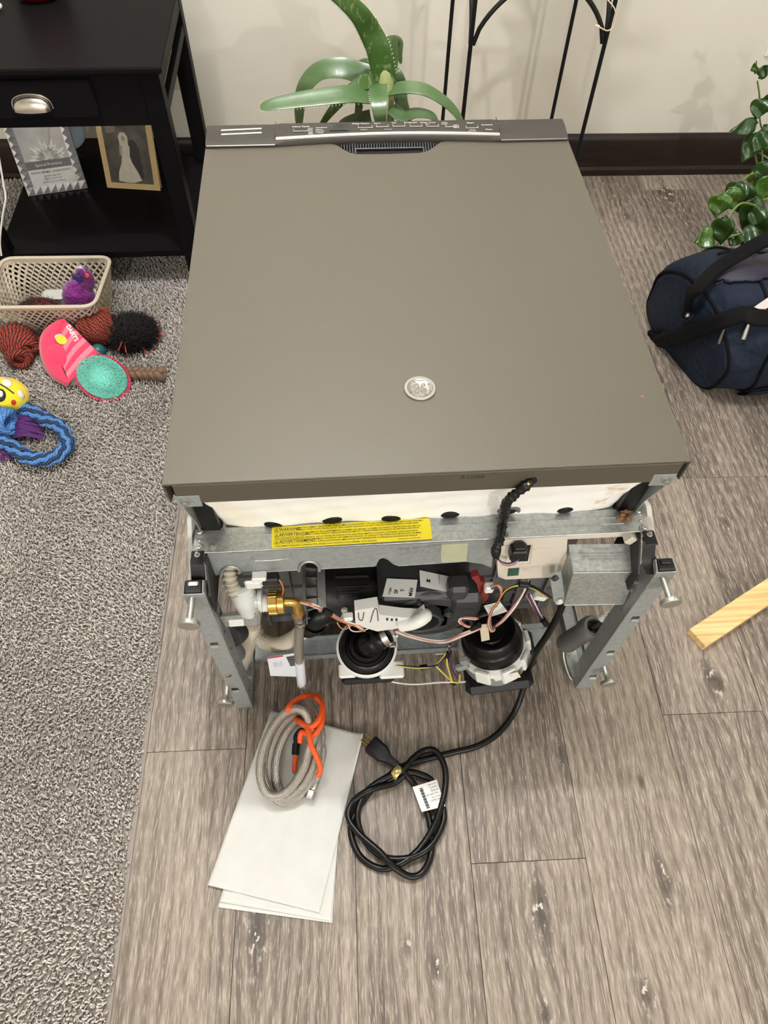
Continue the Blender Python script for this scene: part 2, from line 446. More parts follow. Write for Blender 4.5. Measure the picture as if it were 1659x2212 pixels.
M_blk2 = plain('black_rubber', (9, 9, 9), .34, 0, .15, spec=.3)
M_dgrey = plain('charcoal_plastic', (52, 53, 55), .48, 0, .08)
M_mgrey = plain('mid_grey_plastic', (104, 104, 103), .5, 0, .08)
M_lgrey = plain('light_grey_plastic', (140, 142, 140), .5, 0, .06)
M_wht = plain('white_plastic', (226, 226, 222), .42, 0, .03)
M_ivory = plain('ivory_plastic', (212, 203, 190), .45, 0, .03)
M_hosecream = plain('cream_hose', (196, 187, 168), .5, 0, .06)
M_trans = plain('milky_nylon', (224, 225, 222), .3, 0, .03, Transmission_Weight=.15, Subsurface_Weight=.1)
M_brass = plain('brass', (206, 170, 92), .28, .85, .12, 120)
M_steel = plain('brushed_steel', (176, 172, 166), .3, 1.0, .08)
M_label = plain('white_label', (232, 231, 228), .5, 0, .02)
M_ink = plain('black_print', (28, 28, 28), .6, 0, .05)
M_white_ink = plain('white_print', (214, 212, 206), .6, 0, .03)
M_yel = plain('yellow_sticker', (244, 226, 40), .45, 0, .02)
M_red = plain('oxide_red_plastic', (128, 42, 38), .5, 0, .06)
M_tape = plain('aged_tape', (176, 180, 150), .6, 0, .14, 50)
M_glue = plain('brown_dried_glue', (134, 92, 58), .7, 0, .25, 120, .5, 200)
def insulation_material():
    t = NT('white_fibre_batt'); co = t.coord()
    n = t.noise(co, 34, 4, .6); st = t.ramp(t.noise(co, 5.2, 2), [(.55, (0, 0, 0)), (.72, (1, 1, 1))])
    c = t.mix(n, lin((238, 237, 232)), lin((250, 249, 246))); c = t.mix(t.math('MULTIPLY', st, .55), c, lin((238, 225, 178)))
    sx = t.n('ShaderNodeSeparateXYZ', {0: co})
    near = t.math('MULTIPLY', t.math('GREATER_THAN', sx.outputs[0], .225), t.ramp(t.noise(co, 38, 2), [(.5, (0, 0, 0)), (.66, (1, 1, 1))]))
    c = t.mix(t.math('MULTIPLY', near, .7), c, lin((206, 158, 92)))
    t.bump(t.noise(co, 150, 4, .65), .55, .002); return t.out(c, .95, 0)
M_batt = insulation_material()
def braid_material():
    t = NT('stainless_braid'); uv = t.coord('UV')
    s = t.n('ShaderNodeSeparateXYZ', {0: uv}); a = t.math('MULTIPLY', s.outputs[0], 330.0); b_ = t.math('MULTIPLY', s.outputs[1], 9.0)
    w1 = t.math('FRACT', t.math('ADD', a, b_)); w2 = t.math('FRACT', t.math('SUBTRACT', a, b_))
    h = t.math('MULTIPLY', t.math('SINE', t.math('MULTIPLY', w1, 6.283)), t.math('SINE', t.math('MULTIPLY', w2, 6.283)))
    c = t.ramp(t.math('ADD', t.math('MULTIPLY', h, .5), .5), [(.0, lin((92, 86, 80))), (.5, lin((184, 178, 170))), (1, lin((238, 234, 226)))])
    t.bump(h, .6, .0008); return t.out(c, .3, .82)
M_braid = braid_material()
WIRES = {}
def wire_mat(c):
    if c not in WIRES: WIRES[c] = plain('wire_insulation', c, .4, 0, .05)
    return WIRES[c]
W_, K_, O_, P_, Y_, B_, N_ = (224, 220, 212), (28, 28, 30), (198, 112, 58), (196, 134, 122), (214, 196, 90), (56, 66, 112), (82, 46, 92)
# ================================================================== the dishwasher lying on its back
DW = thing('dishwasher', 'slate grey dishwasher lying on its back with the base opened toward the viewer', 'dishwasher', (0, .35, 0))
ZD = .61
# --- door skin with the pocket cut-out at its top edge
b = MB()
ol = [(-.3015, .0015), (.3015, .0015), (.3015, .683), (.124, .687), (.1, .687), (.086, .684), (.072, .668), (.060, .657), (.047, .6535), (-.006, .652), (-.055, .6535), (-.066, .6585), (-.078, .670), (-.088, .683), (-.1, .687), (-.153, .686), (-.3015, .683)]
b.prism([A(x, y, ZD-.0022) for x, y in ol], A(0, 0, .0022))
b.box((0, .342, ZD-.0024), (.599, .676, .003), bev=.001)
b.v = b.v[:2*len(ol)]; b.f = b.f[:2+len(ol)]; b.uv = b.uv[:2+len(ol)]
b.box((.001, .0012, ZD-.0185), (.583, .0016, .035), bev=.0005)          # folded lower lip
for s in (-1, 1):
    b.box((s*.3008, .342, ZD-.0155), (.0016, .680, .029), bev=.0005)
    b.box((s*.2985, .0095, ZD-.020), (.0016, .016, .030), rotm((0, 0, 1), s*.15), bev=.0004)
    b.tube([A(-.3, .0022, ZD-.0012), A(.3, .0022, ZD-.0012)], .0014, 8)
    b.tube([A(s*.3004, .002, ZD-.0012), A(s*.3004, .682, ZD-.0012)], .0013, 8)
door = b.build('door_panel', M_slate, DW, 35)
b = MB(); b.box((0, .36, ZD-.028), (.592, .70, .030), bev=.002); b.build('door_liner', M_blk, DW, 30)
for q in ((1387, 857, .0022), (560, 352, .0009), (680, 790, .0008), (912, 357, .0008)):
    b = MB(); c = pz(q[0], q[1], ZD); b.lathe([(q[2], 0), (q[2]*.9, .0006), (0, .0009)], c-A(0, 0, .0001), (0, 0, 1), 10); b.build('speck', M_glue, door)
text_mesh([('F 1100B', 0, 0, .006)], 'embossed_number', M_console, door, py(995, 1035, .0002), (1, 0, 0), (0, 0, 1), .0003)
# --- round badge with the scrolled monogram
bc = A(-.001, .131, ZD)
b = MB(); b.lathe([(.0198, 0), (.0199, .0016), (.0192, .0024), (.0160, .0024), (.0156, .0017), (.0150, .0015), (0.0, .0015)], bc, (0, 0, 1), 48)
badge = b.build('badge', plain('satin_aluminium', (150, 147, 140), .35, .8, .03), door, 25)
b = MB(); rr = .0132
for k in range(4):
    a0 = math.pi/4+k*math.pi/2+.25
    pts = [bc+A(math.cos(a0+t*1.1)*(rr-.0009*math.sin(t*math.pi)), math.sin(a0+t*1.1)*(rr-.0009*math.sin(t*math.pi)), .0019) for t in np.linspace(0, 1, 10)]
    pts.append(pts[-1]*0+bc+A(math.cos(a0+1.0)*(rr-.0022), math.sin(a0+1.0)*(rr-.0022), .0019)); b.tube(pts, .00055, 6)
b.tube([bc+A(math.cos(t)*.0143, math.sin(t)*.0143, .0018) for t in np.linspace(0, 2*math.pi, 48, False)], .0004, 6, closed=True)
def curl(pts): b.tube(spline([bc+A(x*.001, y*.001, .0019) for x, y in pts], 6), .00062, 6)
curl([(-8.2, 4.5), (-6.5, 1.6), (-3.2, 1.8), (-1.6, 4.6), (-3.4, 7.2), (-5.6, 6.2), (-5.4, 3.8), (-3.0, 3.2), (0.2, 1.0), (3.2, 3.6)])
curl([(6.8, 1.6), (3.8, 1.4), (2.2, 3.8), (3.2, 6.8), (5.6, 7.0), (6.4, 4.8), (4.6, 3.6)])
curl([(2.4, 3.2), (-2.0, -.6), (-5.4, -2.2), (-6.6, -5.0), (-5.2, -7.4), (-2.8, -6.2), (-1.6, -2.8), (1.2, .4)])
curl([(3.4, .8), (1.2, -1.6), (1.4, -5.4), (4.0, -7.4), (6.8, -5.8), (7.2, -2.8), (5.2, -1.4), (3.6, -3.0), (4.6, -4.8), (5.6, -3.8)])
b.build('monogram', M_chrome, badge, 60)
# --- control console at the top of the door
def console_z(x, y):
    t = (y-.678)/.064
    return ZD+.006+.0045*math.sin(min(max(t, 0), 1)*math.pi*.8)-.010*max(0, t-.75)**1.2+(.0012 if -.187 < x < .186 else 0)
b = MB(); NX = 60
xs = np.linspace(-.3005, .2995, NX); V = []; prof = [(.690, ZD-.03), (.6805, ZD-.012), (.679, ZD+.001), (.6792, ZD+.0045), (.682, None), (.695, None), (.71, None), (.722, None), (.733, None), (.741, ZD+.004), (.7445, ZD-.004), (.745, ZD-.05)]
def cz(x, y, z):
    bow = 0.0
    if -.188 < x < .187 and y < .70: bow = .010*math.cos((x)/.188*math.pi/2)
    y2 = y+bow*(1-max(0, (y-.679)/.021) if y > .679 else 1) if y < .70 else y
    return A(x, y2, z if z is not None else console_z(x, y))
b.grid(lambda u, v: cz(-.3005+.6*u, *prof[int(round(v*(len(prof)-1)))]), NX, len(prof))
for s in (0, 1):
    x = -.3005+.6*s; b.add([cz(x, *q) for q in prof], [tuple(range(len(prof)))])
con = b.build('control_console', M_console, DW, 40)
b = MB()
b.tube([A(x, .6885+.010*math.cos(x/.188*math.pi/2), ZD+.0085) for x in np.linspace(-.186, .185, 40)], .0042, 8, flat=.75)
b.build('chrome_strip', M_chrome, con, 60)
for s in (-1, 1):
    xa, xb = (-.299, -.188) if s < 0 else (.187, .2985)
    b = MB(); b.tube([A(xa, .6795, ZD+.004), A(xb, .6795, ZD+.004)], .0012, 6); b.build('edge_trim', M_steel, con, 60)
for k in (0, 1):
    a, c = pz(478, 282+k*8, ZD+.0105), pz(565, 278+k*8, ZD+.0105); a[2] = c[2] = console_z(a[0], a[1])
    b = MB(); b.tube([a, c], .0017, 8); b.build('indicator_window', M_chrome, con, 60)
for x in (-.1875, .1865): b = MB(); b.box((x, .715, ZD+.0095), (.0006, .05, .0015)); b.build('seam', M_blk, con, 0)
a, c = pz(712, 282, ZD+.0115), pz(752, 270, ZD+.0115)
b = MB(); b.box(((a[0]+c[0])/2, (a[1]+c[1])/2, console_z(0, .716)+.0004), (abs(c[0]-a[0]), abs(c[1]-a[1])+.002, .0008), bev=.0003); b.build('display', plain('display_glass', (54, 56, 56), .12, 0, .02), con, 30)
for (qx, qy, w_) in ((650, 284, .024), (789, 277, .024), (826, 275, .020), (862, 274, .020), (899, 274, .020), (935, 274, .020), (974, 275, .018), (1020, 277, .020)):
    p_ = pz(qx, qy, ZD+.0115); z = console_z(0, p_[1]+.002)
    b = MB(); b.box((p_[0], p_[1]+.004, z+.0004), (w_, .0085, .0012), bev=.0005); btn = b.build('button', M_console, con, 30)
    b = MB(); b.box((p_[0], p_[1]-.0004, z+.0010), (w_*.98, .0007, .0006))
    for e in (-1, 1): b.box((p_[0]+e*w_*.49, p_[1]+.003, z+.0010), (.0005, .007, .0006))
    b.build('button_outline', M_white_ink, btn, 0)
def lab(st, x, y, h, al='CENTER'):
    p_ = pz(x, y, ZD+.0118); return (st, p_[0], p_[1], h, 0, al)
items = [lab('Select Cycle', 650, 276, .0042), lab('AutoSense', 682, 278, .0032, 'LEFT'), lab('Heavy', 682, 282, .0032, 'LEFT'), lab('Normal', 682, 285.5, .0032, 'LEFT'), lab('1 Hour', 682, 289, .0032, 'LEFT'),
         lab('Delay Hours', 779, 269.5, .004), lab('Lock Pad', 786, 282, .0022), lab('Steam', 815, 268.5, .0034), lab('Dry', 851, 267.5, .0034), lab('Extra Dry', 838, 281, .0022), lab('Bottle Jets', 887, 267, .0038), lab('Wash Temp', 924, 267, .0038), lab('Boost', 924, 269.8, .0024),
         lab('Wash', 960, 267, .003), lab('Zones', 960, 270, .003), lab('Start', 1016, 268, .0046), lab('Cancel', 1020, 282, .0026), lab('Hold 3 Sec', 1020, 285, .0022), lab('Sanitized', 1052, 272, .0038), lab('Clean', 1056, 282, .0038)]
text_mesh(items, 'console_lettering', M_white_ink, con, A(0, 0, console_z(0, .712)+.0009), (1, 0, 0), (0, 1, 0), .0004, bold=.012)['kind'] = 'stuff'
b = MB(); p_ = pz(985, 273, ZD+.012); z = console_z(0, p_[1])+.001
for dy in (-.005, -.0015, .003): b.box((p_[0], p_[1]+dy, z), (.0085, .0006, .0006))
for e in (-1, 1): b.box((p_[0]+e*.004, p_[1]-.001, z), (.0006, .008, .0006))
for k in range(5): q = pz(671, 278+k*2.9, ZD+.0118); b.box((q[0], q[1], z-.0002), (.0075, .0007, .0006))
stuff(b.build('rack_symbol', M_white_ink, con, 0))
# --- handle pocket with ribbed grille
b = MB(); b.box((0, .672, ZD-.034), (.19, .055, .004)); b.box((0, .646, ZD-.018), (.15, .004, .034)); b.box((0, .6985, ZD-.014), (.19, .004, .030))
pk = b.build('handle_pocket', M_blk, DW, 0)
for k in range(38):
    x = -.0835+k*.167/37; d = abs(x)-.056
    y0 = .677 if d < 0 else .662+d*.8
    b = MB(); b.box((x, (y0+.693)/2, ZD-.008-.3*max(0, 0)), (.0021, .693-y0, .010), rotm((1, 0, 0), .18)); b.build('grille_rib', M_dgrey, pk, 0)
b = MB(); b.tube([A(-.058, .655, ZD-.004), A(-.058, .676, ZD-.004), A(.058, .676, ZD-.004), A(.058, .655, ZD-.004)], .0014, 6); b.build('pocket_frame', M_dgrey, pk, 30)
b = MB(); b.box((0, .6655, ZD-.008), (.114, .020, .004)); b.build('grip_recess', M_blk2, pk, 0)
# --- tub body behind the door, and the tub bottom seen through the base
b = MB(); b.box((0, .43, .30), (.572, .64, .54), bev=.02); tub = b.build('tub_body', plain('bitumen_wrap', (58, 58, 57), .7, 0, .12), DW, 30)
b = MB(); b.box((0, .106, .255), (.55, .010, .46), bev=.003); tb = b.build('tub_bottom', M_mgrey, DW, 30)
for x in np.linspace(-.25, .25, 11):
    b = MB(); b.box((x, .099, .22), (.003, .012, .38)); b.build('rib', M_mgrey, tb, 0)
for z in (.06, .11, .17, .24, .31):
    b = MB(); b.box((0, .100, z), (.53, .010, .003)); b.build('rib', M_mgrey, tb, 0)
# --- insulation batt below the door, with grommet holes
b = MB()
def batt(u, v):
    x = -.276+.553*u; e = min(u, 1-u)
    y = .012+.030*v+.004*math.sin(v*3.1); z = .586-.128*v
    xs_ = x*(1-.03*v*(1 if x < 0 else .9)) - (.01*v if x > 0 else -.01*v)
    n = .0010*math.sin(x*47+v*5)+.0007*math.sin(x*113-v*9)+.0006*math.sin(v*23+x*31)
    return A(xs_, y-n-.006*math.sin(min(1, e*14)*math.pi/2), z)
b.grid(batt, 90, 24); ins = b.build('insulation_batt', M_batt, DW, 80, solid=.004)
for (qx, qy) in ((592, 1131), (717, 1123), (845, 1119), (972, 1110), (1096, 1102), (1219, 1099)):
    p_ = py(qx, qy, .0325); b = MB(); b.sphere(p_, (.0135, .004, .0095), 20, 10); b.build('vent_hole', M_blk2, ins)
p_ = py(1098, 1103, .031); b = MB(); b.tube([p_+A(math.cos(t)*.013, -.002, math.sin(t)*.010+.001) for t in np.linspace(0, math.pi, 14)], .0028, 8); b.build('grommet', M_mgrey, ins)
# --- front cross rail
ZR = .468
b = MB(); b.box((0, .0145, ZR-.0006), (.592, .037, .0012), bev=.0003); rail = b.build('cross_rail', M_galv, DW, 30)
b = MB(); b.prism([A(-.252, .0195, ZR), A(.268, .0195, ZR), A(.262, .010, ZR), A(-.246, .010, ZR)], A(0, 0, .0010)); b.tube([A(-.25, .0195, ZR+.0004), A(.267, .0195, ZR+.0004)], .0013, 6); b.tube([A(-.25, .010, ZR+.0004), A(.267, .010, ZR+.0004)], .0010, 6); b.build('stiffening_bead', M_galv, rail, 30)
def screw(parent, p_, n, r=.0068, name='screw', mat=None):
    b = MB(); n = nrm(n); b.lathe([(r, 0), (r, .0012), (r*.8, .0018), (r*.78, .0018)], p_, n, 18); b.lathe([(r*.62, .0017), (r*.62, .0050), (r*.5, .0058), (0, .0056)], p_, n, 6)
    u = nrm(np.cross(n, (1, .3, .2))); w_ = np.cross(n, u); b.box(np.asarray(p_)+n*.0059, (r*.75, r*.14, .0006), np.stack([u, w_, n], 1)); b.box(np.asarray(p_)+n*.0059, (r*.14, r*.75, .0006), np.stack([u, w_, n], 1))
    return b.build(name, mat or M_zinc, parent, 30)
for q in ((433, 1152), (431, 1184), (1377, 1107), (1390, 1143)): screw(rail, pz(q[0], q[1], ZR), (0, 0, 1), .0065)
for q in ((432, 1168), (1383, 1125)): b = MB(); b.lathe([(.0022, 0), (.0022, .001), (0, .0014)], pz(q[0], q[1], ZR), (0, 0, 1), 12); b.build('rivet', M_zinc, rail)
for q in ((1098, 1157), (460, 1182)): screw(rail, pz(q[0], q[1], ZR), (0, 0, 1), .0042)
text_mesh([('20 073  1', 0, 0, .005)], 'stamped_number', M_zinc, rail, pz(1152, 1158, ZR), (1, 0, 0), (0, 1, 0), .0004)
b = MB(); c = pz(1347, 1117, ZR)
for k in range(16): b.sphere(c+A(random.uniform(-.009, .009), random.uniform(-.007, .006), random.uniform(.001, .006)), (random.uniform(.002, .0045), random.uniform(.002, .004), random.uniform(.002, .004)), 7, 5)
b.build('glue_blob', M_glue, rail, 30)
# lower flange with cut-outs
YF = -.0035
def F_(x, y): return py(x, y, YF)
top = [F_(434, 1197), F_(1068, 1166)]
low = [F_(1062, 1226), F_(1040, 1218), F_(1000, 1213), F_(880, 1221), F_(862, 1222), F_(850, 1218), F_(838, 1208), F_(828, 1204), F_(819, 1207), F_(814, 1216), F_(811, 1223), F_(690, 1229)]
for t in np.linspace(0, math.pi, 9): low.append(F_(668+21*math.cos(t), 1229-16*math.sin(t)))
low += [F_(646, 1231), F_(522, 1239)]
for t in np.linspace(0, math.pi, 9): low.append(F_(499+21*math.cos(t), 1240-17*math.sin(t)))
low += [F_(476, 1242), F_(455, 1243)]
b = MB(); b.prism(top+low, A(0, .0012, 0)); fl = b.build('rail_flange', M_galv2, rail, 30)
b = MB()
for cx, cy in ((499, 1240), (668, 1229)):
    b.tube([F_(cx+22*math.cos(t), cy-18*math.sin(t))-A(0, .001, 0) for t in np.linspace(-.15, math.pi+.15, 14)], .0022, 8)
b.tube([F_(x, y) for x, y in ((880, 1221), (862, 1222), (850, 1218), (838, 1208), (828, 1204), (819, 1207), (814, 1216), (811, 1223))], .0008, 6)
b.tube([F_(880, 1221), F_(1000, 1213)], .0007, 6); b.tube([F_(690, 1229), F_(808, 1223)], .0007, 6); b.tube([F_(522, 1239), F_(646, 1231)], .0007, 6)
b.build('rolled_edge', M_galv, rail, 50)
b = MB(); q = [F_(545, 1203), F_(552, 1211), F_(622, 1206), F_(627, 1194)]; b.tube(spline(q, 4), .0016, 8); b.build('pressed_slot', M_galv, rail, 60)
b = MB(); q = [F_(858, 1184), F_(866, 1193), F_(952, 1187), F_(953, 1174)]; b.plate([q[0], q[1], q[2], q[3]], -.004); b.build('pressed_step', M_galv, rail, 20)
b = MB(); b.prism([F_(434, 1197)-A(0, .0006, 0), F_(455, 1243)-A(0, .0006, 0), F_(462, 1243)-A(0, .0006, 0), F_(464, 1196)-A(0, .0006, 0)], A(0, .0025, 0)); b.box(F_(450, 1215)+A(-.018, .02, -.01), (.0015, .04, .05)); b.build('end_gusset', M_galv2, rail, 20)
b = MB(); b.plate([F_(953, 1213), F_(1007, 1211), F_(1011, 1172), F_(951, 1175)], -.0014); b.build('tape_patch', M_tape, rail, 20)
# --- warning sticker
sc = [pz(587, 1187, ZR), pz(934, 1166, ZR), pz(930, 1119, ZR), pz(588, 1140, ZR)]
su = nrm((sc[1]-sc[0])*A(1, 1, 0)); sv = np.cross(A(0, 0, 1), su); so = sc[0]; sw, sh = np.linalg.norm(sc[1]-sc[0]), .0325
def rrect(w_, h, r, n=5):
    out = []
    for cx, cy, a0 in ((w_-r, h-r, 0), (r, h-r, 90), (r, r, 180), (w_-r, r, 270)):
        for k in range(n+1): a = R(a0+90*k/n); out.append((cx+r*math.cos(a), cy+r*math.sin(a)))
    return out
b = MB(); b.prism([so+su*x+sv*y+A(0, 0, .0016) for x, y in rrect(sw, sh, .003)], A(0, 0, .0004)); stick = b.build('warning_sticker', M_yel, DW, 0)
L_ = [('HEATING ELEMENT, DRAIN PUMP, WASH PUMP & FLOOR PROTECT PAN ARE INTENTIONALLY NOT GROUNDED AND MAY', .0330, .0283, .00215), ('PRESENT A RISK OF ELECTRICAL SHOCK ONLY DURING SERVICING. DO NOT CONTACT WHILE APPLIANCE IS ENERGIZED.', .0330, .0250, .00208),
      ('EL ELEMENTO DE CALENTAMIENTO, LA BOMBA DE DRENAJE, LA BOMBA DE LAVADO Y PROTECCI\u00d3N DEL PISO NO', .0430, .0206, .0021), ('EST\u00c1N CONECTADOS A TIERRA INTENCIONALMENTE Y PUEDEN PRESENTAR RIESGOS DE DESCARGA EL\u00c9CTRICA', .0430, .0174, .0021),
      ('S\u00d3LO DURANTE EL SERVICIO T\u00c9CNICO. NO LO PONGA EN CONTACTO EL ELECTRODOM\u00c9STICO CUANDO CONTENGA CARGA EL\u00c9CTRICA.', .0040, .0132, .0021), ("L'\u00c9L\u00c9MENT CHAUFFANT, LES POMPES DE VIDANGE, DE LAVAGE ET PROT\u00c8GE-PLANCHER NE SONT PAS MISES", .0520, .0098, .0021),
      ('\u00c0 LA TERRE INTENTIONNELLEMENT ET PEUVENT REPR\u00c9SENTER UN RISQUE DE D\u00c9CHARGE \u00c9LECTRIQUE', .0520, .0062, .0021), ("UNIQUEMENT PENDANT LA R\u00c9PARATION. \u00c9VITEZ TOUT CONTACT D'UN APPAREIL SOUS TENSION.", .0040, .0018, .0021),
      ('WARNING', .0095, .0257, .0042), ('ADVERTENCIA', .0095, .0178, .0042), ('ADVERTISSEMENT', .0095, .0074, .0042), ('265D1930G002 31-31362  05-18 GE', .1630, .0022, .0014)]
text_mesh(L_, 'lettering', M_ink, stick, so+A(0, 0, .002), su, sv, .0003, bold=.006)
b = MB()
for (x0, y0, x1, y1) in ((.0035, .0245, .0318, .0307), (.0035, .0166, .0415, .0228), (.0035, .0062, .0505, .0124)):
    for (p0, p1) in (((x0, y0), (x1, y0)), ((x1, y0), (x1, y1)), ((x1, y1), (x0, y1)), ((x0, y1), (x0, y0))):
        b.tube([so+su*p0[0]+sv*p0[1]+A(0, 0, .0021), so+su*p1[0]+sv*p1[1]+A(0, 0, .0021)], .00016, 4)
    tr = [(x0+.0008, y0+.0008), (x0+.0052, y0+.0008), (x0+.003, y0+.0052)]
    for k in range(3):
        a, c = tr[k], tr[(k+1) % 3]; b.tube([so+su*a[0]+sv*a[1]+A(0, 0, .0021), so+su*c[0]+sv*c[1]+A(0, 0, .0021)], .0002, 4)
    b.tube([so+su*(x0+.003)+sv*(y0+.0018)+A(0, 0, .0021), so+su*(x0+.003)+sv*(y0+.0038)+A(0, 0, .0021)], .0003, 4)
b.build('warning_frames', M_ink, stick, 0)
# --- hinge brackets, black side straps, white tub edges
for s in (-1, 1):
    X = .2885*s
    b = MB(); b.prism([A(X, .000, .588), A(X, .010, .592), A(X, .055, .52), A(X, .060, .44), A(X, .030, .44), A(X, .022, .50), A(X, .004, .556)], A(-.0014*s, 0, 0))
    b.box((X-.010*s, .0008, .578), (.028, .0015, .022), bev=.0004); hb = b.build('hinge_bracket', M_galv2, DW, 30)
    screw(hb, A(.282*s, .0002, .5785), (0, -1, 0), .0062)
    b = MB(); e_ = [(404, 1120), (413, 1120), (417, 1236), (408, 1242)] if s < 0 else [(1396, 1092), (1406, 1092), (1415, 1150), (1403, 1152)]; b.prism([py(x_, y_, .024) for x_, y_ in e_], A(-.022*s, .085, 0)); b.build('tub_edge_strip', M_wht, DW, 30)
    # black block put in for the dark of the side interior
    b = MB(); b.prism([A(X-.004*s, .022, .56), A(X-.004*s, .07, .58), A(X-.004*s, .09, .44), A(X-.004*s, .03, .462)], A(-.022*s, 0, 0)); b.build('side_dark_block', M_blk2, DW, 20)
# black straps joining rail and legs
def lathe_strap(s, tabpx, xo):
    t0 = pz(tabpx[0], tabpx[1], ZR+.001); b = MB()
    b.box(t0, (.016, .022, .0025), bev=.0010)
    x = t0[0]; prof = []
    pts = [A(x, -.012, ZR), A(x+.001*s, -.020, ZR-.010), A(x+.003*s, -.034, ZR-.030), A(x+.008*s, -.048, ZR-.038)]
    b.grid(lambda u, v: spline(pts, 5)[int(round(u*15))]+A((v-.5)*.018, 0, 0), 16, 4)
    b.prism([A(x-.009*s, -.006, ZR-.002), A(x-.009*s, -.022, ZR-.014), A(x-.009*s, -.046, ZR-.040), A(x-.009*s, -.046, ZR-.085), A(x-.009*s, .03, ZR-.085), A(x-.009*s, .03, ZR-.002)], A(-.0025*s, 0, 0))
    o = b.build('side_strap', M_blk, DW, 30, solid=0.0)
    screw(o, t0+A(0, .004, .0012), (0, 0, 1), .0038); return o
lathe_strap(-1, (426, 1206), -.3); lathe_strap(1, (1404, 1162), .3)
# --- legs (U channels standing upright while the machine lies down) and levelling feet
for s in (-1, 1):
    xo, xi = (-.309, -.2835) if s < 0 else (.331, .3045)
    YL = -.0505; zt = .447 if s < 0 else .440
    b = MB(); b.box(((xo+xi)/2, YL, zt/2), (abs(xo-xi), .0016, zt), bev=.0004)
    b.prism([A(xi, YL, 0), A(xi, YL, zt), A(xi, YL+.016, zt+.006), A(xi, YL+.034, zt-.03), A(xi, YL+.034, .035), A(xi, YL+.05, 0)], A(.0016*s, 0, 0))
    b.box((xo, YL+.010, zt/2), (.0016, .020, zt), bev=.0004)
    b.tube([A(xi, YL-.0002, .002), A(xi, YL-.0002, zt)], .0016, 8)
    leg = b.build('leg_channel', M_galv2, DW, 30)
    # end cap and glider seen in the open top of the channel
    b = MB(); b.box(((xo+xi)/2, YL+.010, zt-.004), (abs(xo-xi)-.003, .018, .016), bev=.002); b.build('end_plug', M_blk, leg, 30)
    b = MB(); b.box(((xo+xi)/2, YL+.012, zt+.005), (abs(xo-xi)-.012, .006, .004), bev=.0015); b.build('plug_clip', M_zinc if s < 0 else M_blk, leg, 30)
    for z in ((.30, .17, .06) if s > 0 else (.29, .10)):
        b = MB(); b.box(((xo+xi)/2+.002*s, YL-.0010, z), (.011, .0012, .008)); b.build('lance_slot', M_blk2, leg, 0)
        b = MB(); b.box(((xo+xi)/2+.002*s, YL-.0028, z-.005), (.011, .0035, .002), rotm((1, 0, 0), .5)); b.build('lance_tab', M_zinc, leg, 0)
    for z in np.linspace(.05, .36, 6):
        b = MB(); b.cyl(A(xi-.0012*s, YL+.014, z), A(xi-.0006*s, YL+.014, z), .0018, n=10); b.build('punched_hole', M_blk2 if s < 0 else M_zinc, leg)
    # base rail running back from the leg's foot
    b = MB(); b.box(((xo+xi)/2, .05, .012), (abs(xo-xi), .20, .0016)); b.box((xi, .05, .010), (.0016, .20, .020)); b.box((xo, .05, .010), (.0016, .20, .020))
    b.build('base_rail', M_galv2, DW, 20)
    for (qs, qd, z) in (((415, 1290), (417, 1337), 0), ((490, 1482), (492, 1518), 1)) if s < 0 else (((1431, 1246), (1443, 1277), 0), ((1305, 1440), (1318, 1471), 1)):
        a = py(qs[0], qs[1], YL); e = py(qd[0], qd[1], YL-.036 if not z else YL-.028); e[0] = a[0]+(.001*s); e[2] = a[2]-.001
        ft = MB(); n = 26; pts = [a+(e-a)*k/n for k in range(n+1)]; pts = [a+A(0, .03, 0)]+pts
        ft.tube(pts, [.0042]+[.0045 if k % 2 else .0038 for k in range(n+1)], 10)
        foot = ft.build('leveling_foot', M_zinc, DW, 60)
        b = MB(); b.lathe([(.004, -.004), (.0135, -.0022), (.0142, 0), (.0140, .0030), (.0125, .0042), (0, .0046)], e, (0.05*s, -1, -.06), 24); b.build('foot_pad', M_zinc, foot, 35)
b = MB(); p_ = pz(418, 1234, .44)
# back cross rail on the floor
b = MB(); b.box((-.005, .050, .014), (.55, .030, .0016)); b.box((-.005, .035, .008), (.55, .0016, .016)); b.box((-.005, .066, .022), (.55, .0016, .020)); b.tube([A(-.28, .035, .0005), A(.27, .035, .0005)], .001, 6); b.build('rear_cross_rail', M_galv2, DW, 20)
b = MB(); b.box(pz(950, 1407, .004), (.018, .012, .0016), bev=.0006); b.build('rail_tab', M_zinc, DW, 20)
# ================================================================== what sits inside the open base
# --- circulation pump: motor drum (axis x), finned collar, volute with boss
MC = py(745, 1272, .048)
b = MB(); x0 = py(700, 1275, .048)[0]; x1 = py(835, 1270, .048)[0]
b.lathe([(.044, -.004), (.052, .0), (.053, .02), (.050, .05), (.047, .075), (.046, x1-x0)], A(x0, MC[1], MC[2]), (1, 0, 0), 36)
for k, (a, l) in enumerate(((1.15, .05), (1.45, .05), (1.0, .035))):
    y, z = MC[1]-math.cos(a)*.0515, MC[2]+math.sin(a)*.0515
    b.tube([A(x0+.02, y, z), A(x0+.02+l, y*1.0, z-.002)], .0028, 6)
pump = b.build('circulation_pump', M_blk, DW, 35)
b = MB(); xl = py(660, 1280, .048)[0]
b.lathe([(.048, 0), (.0615, .0), (.0615, .004), (.050, .006), (.050, .020), (.056, .022), (.056, .034), (.050, .034)], A(xl, MC[1], MC[2]), (1, 0, 0), 40, caps=False)
col = b.build('finned_collar', M_mgrey, pump, 35)
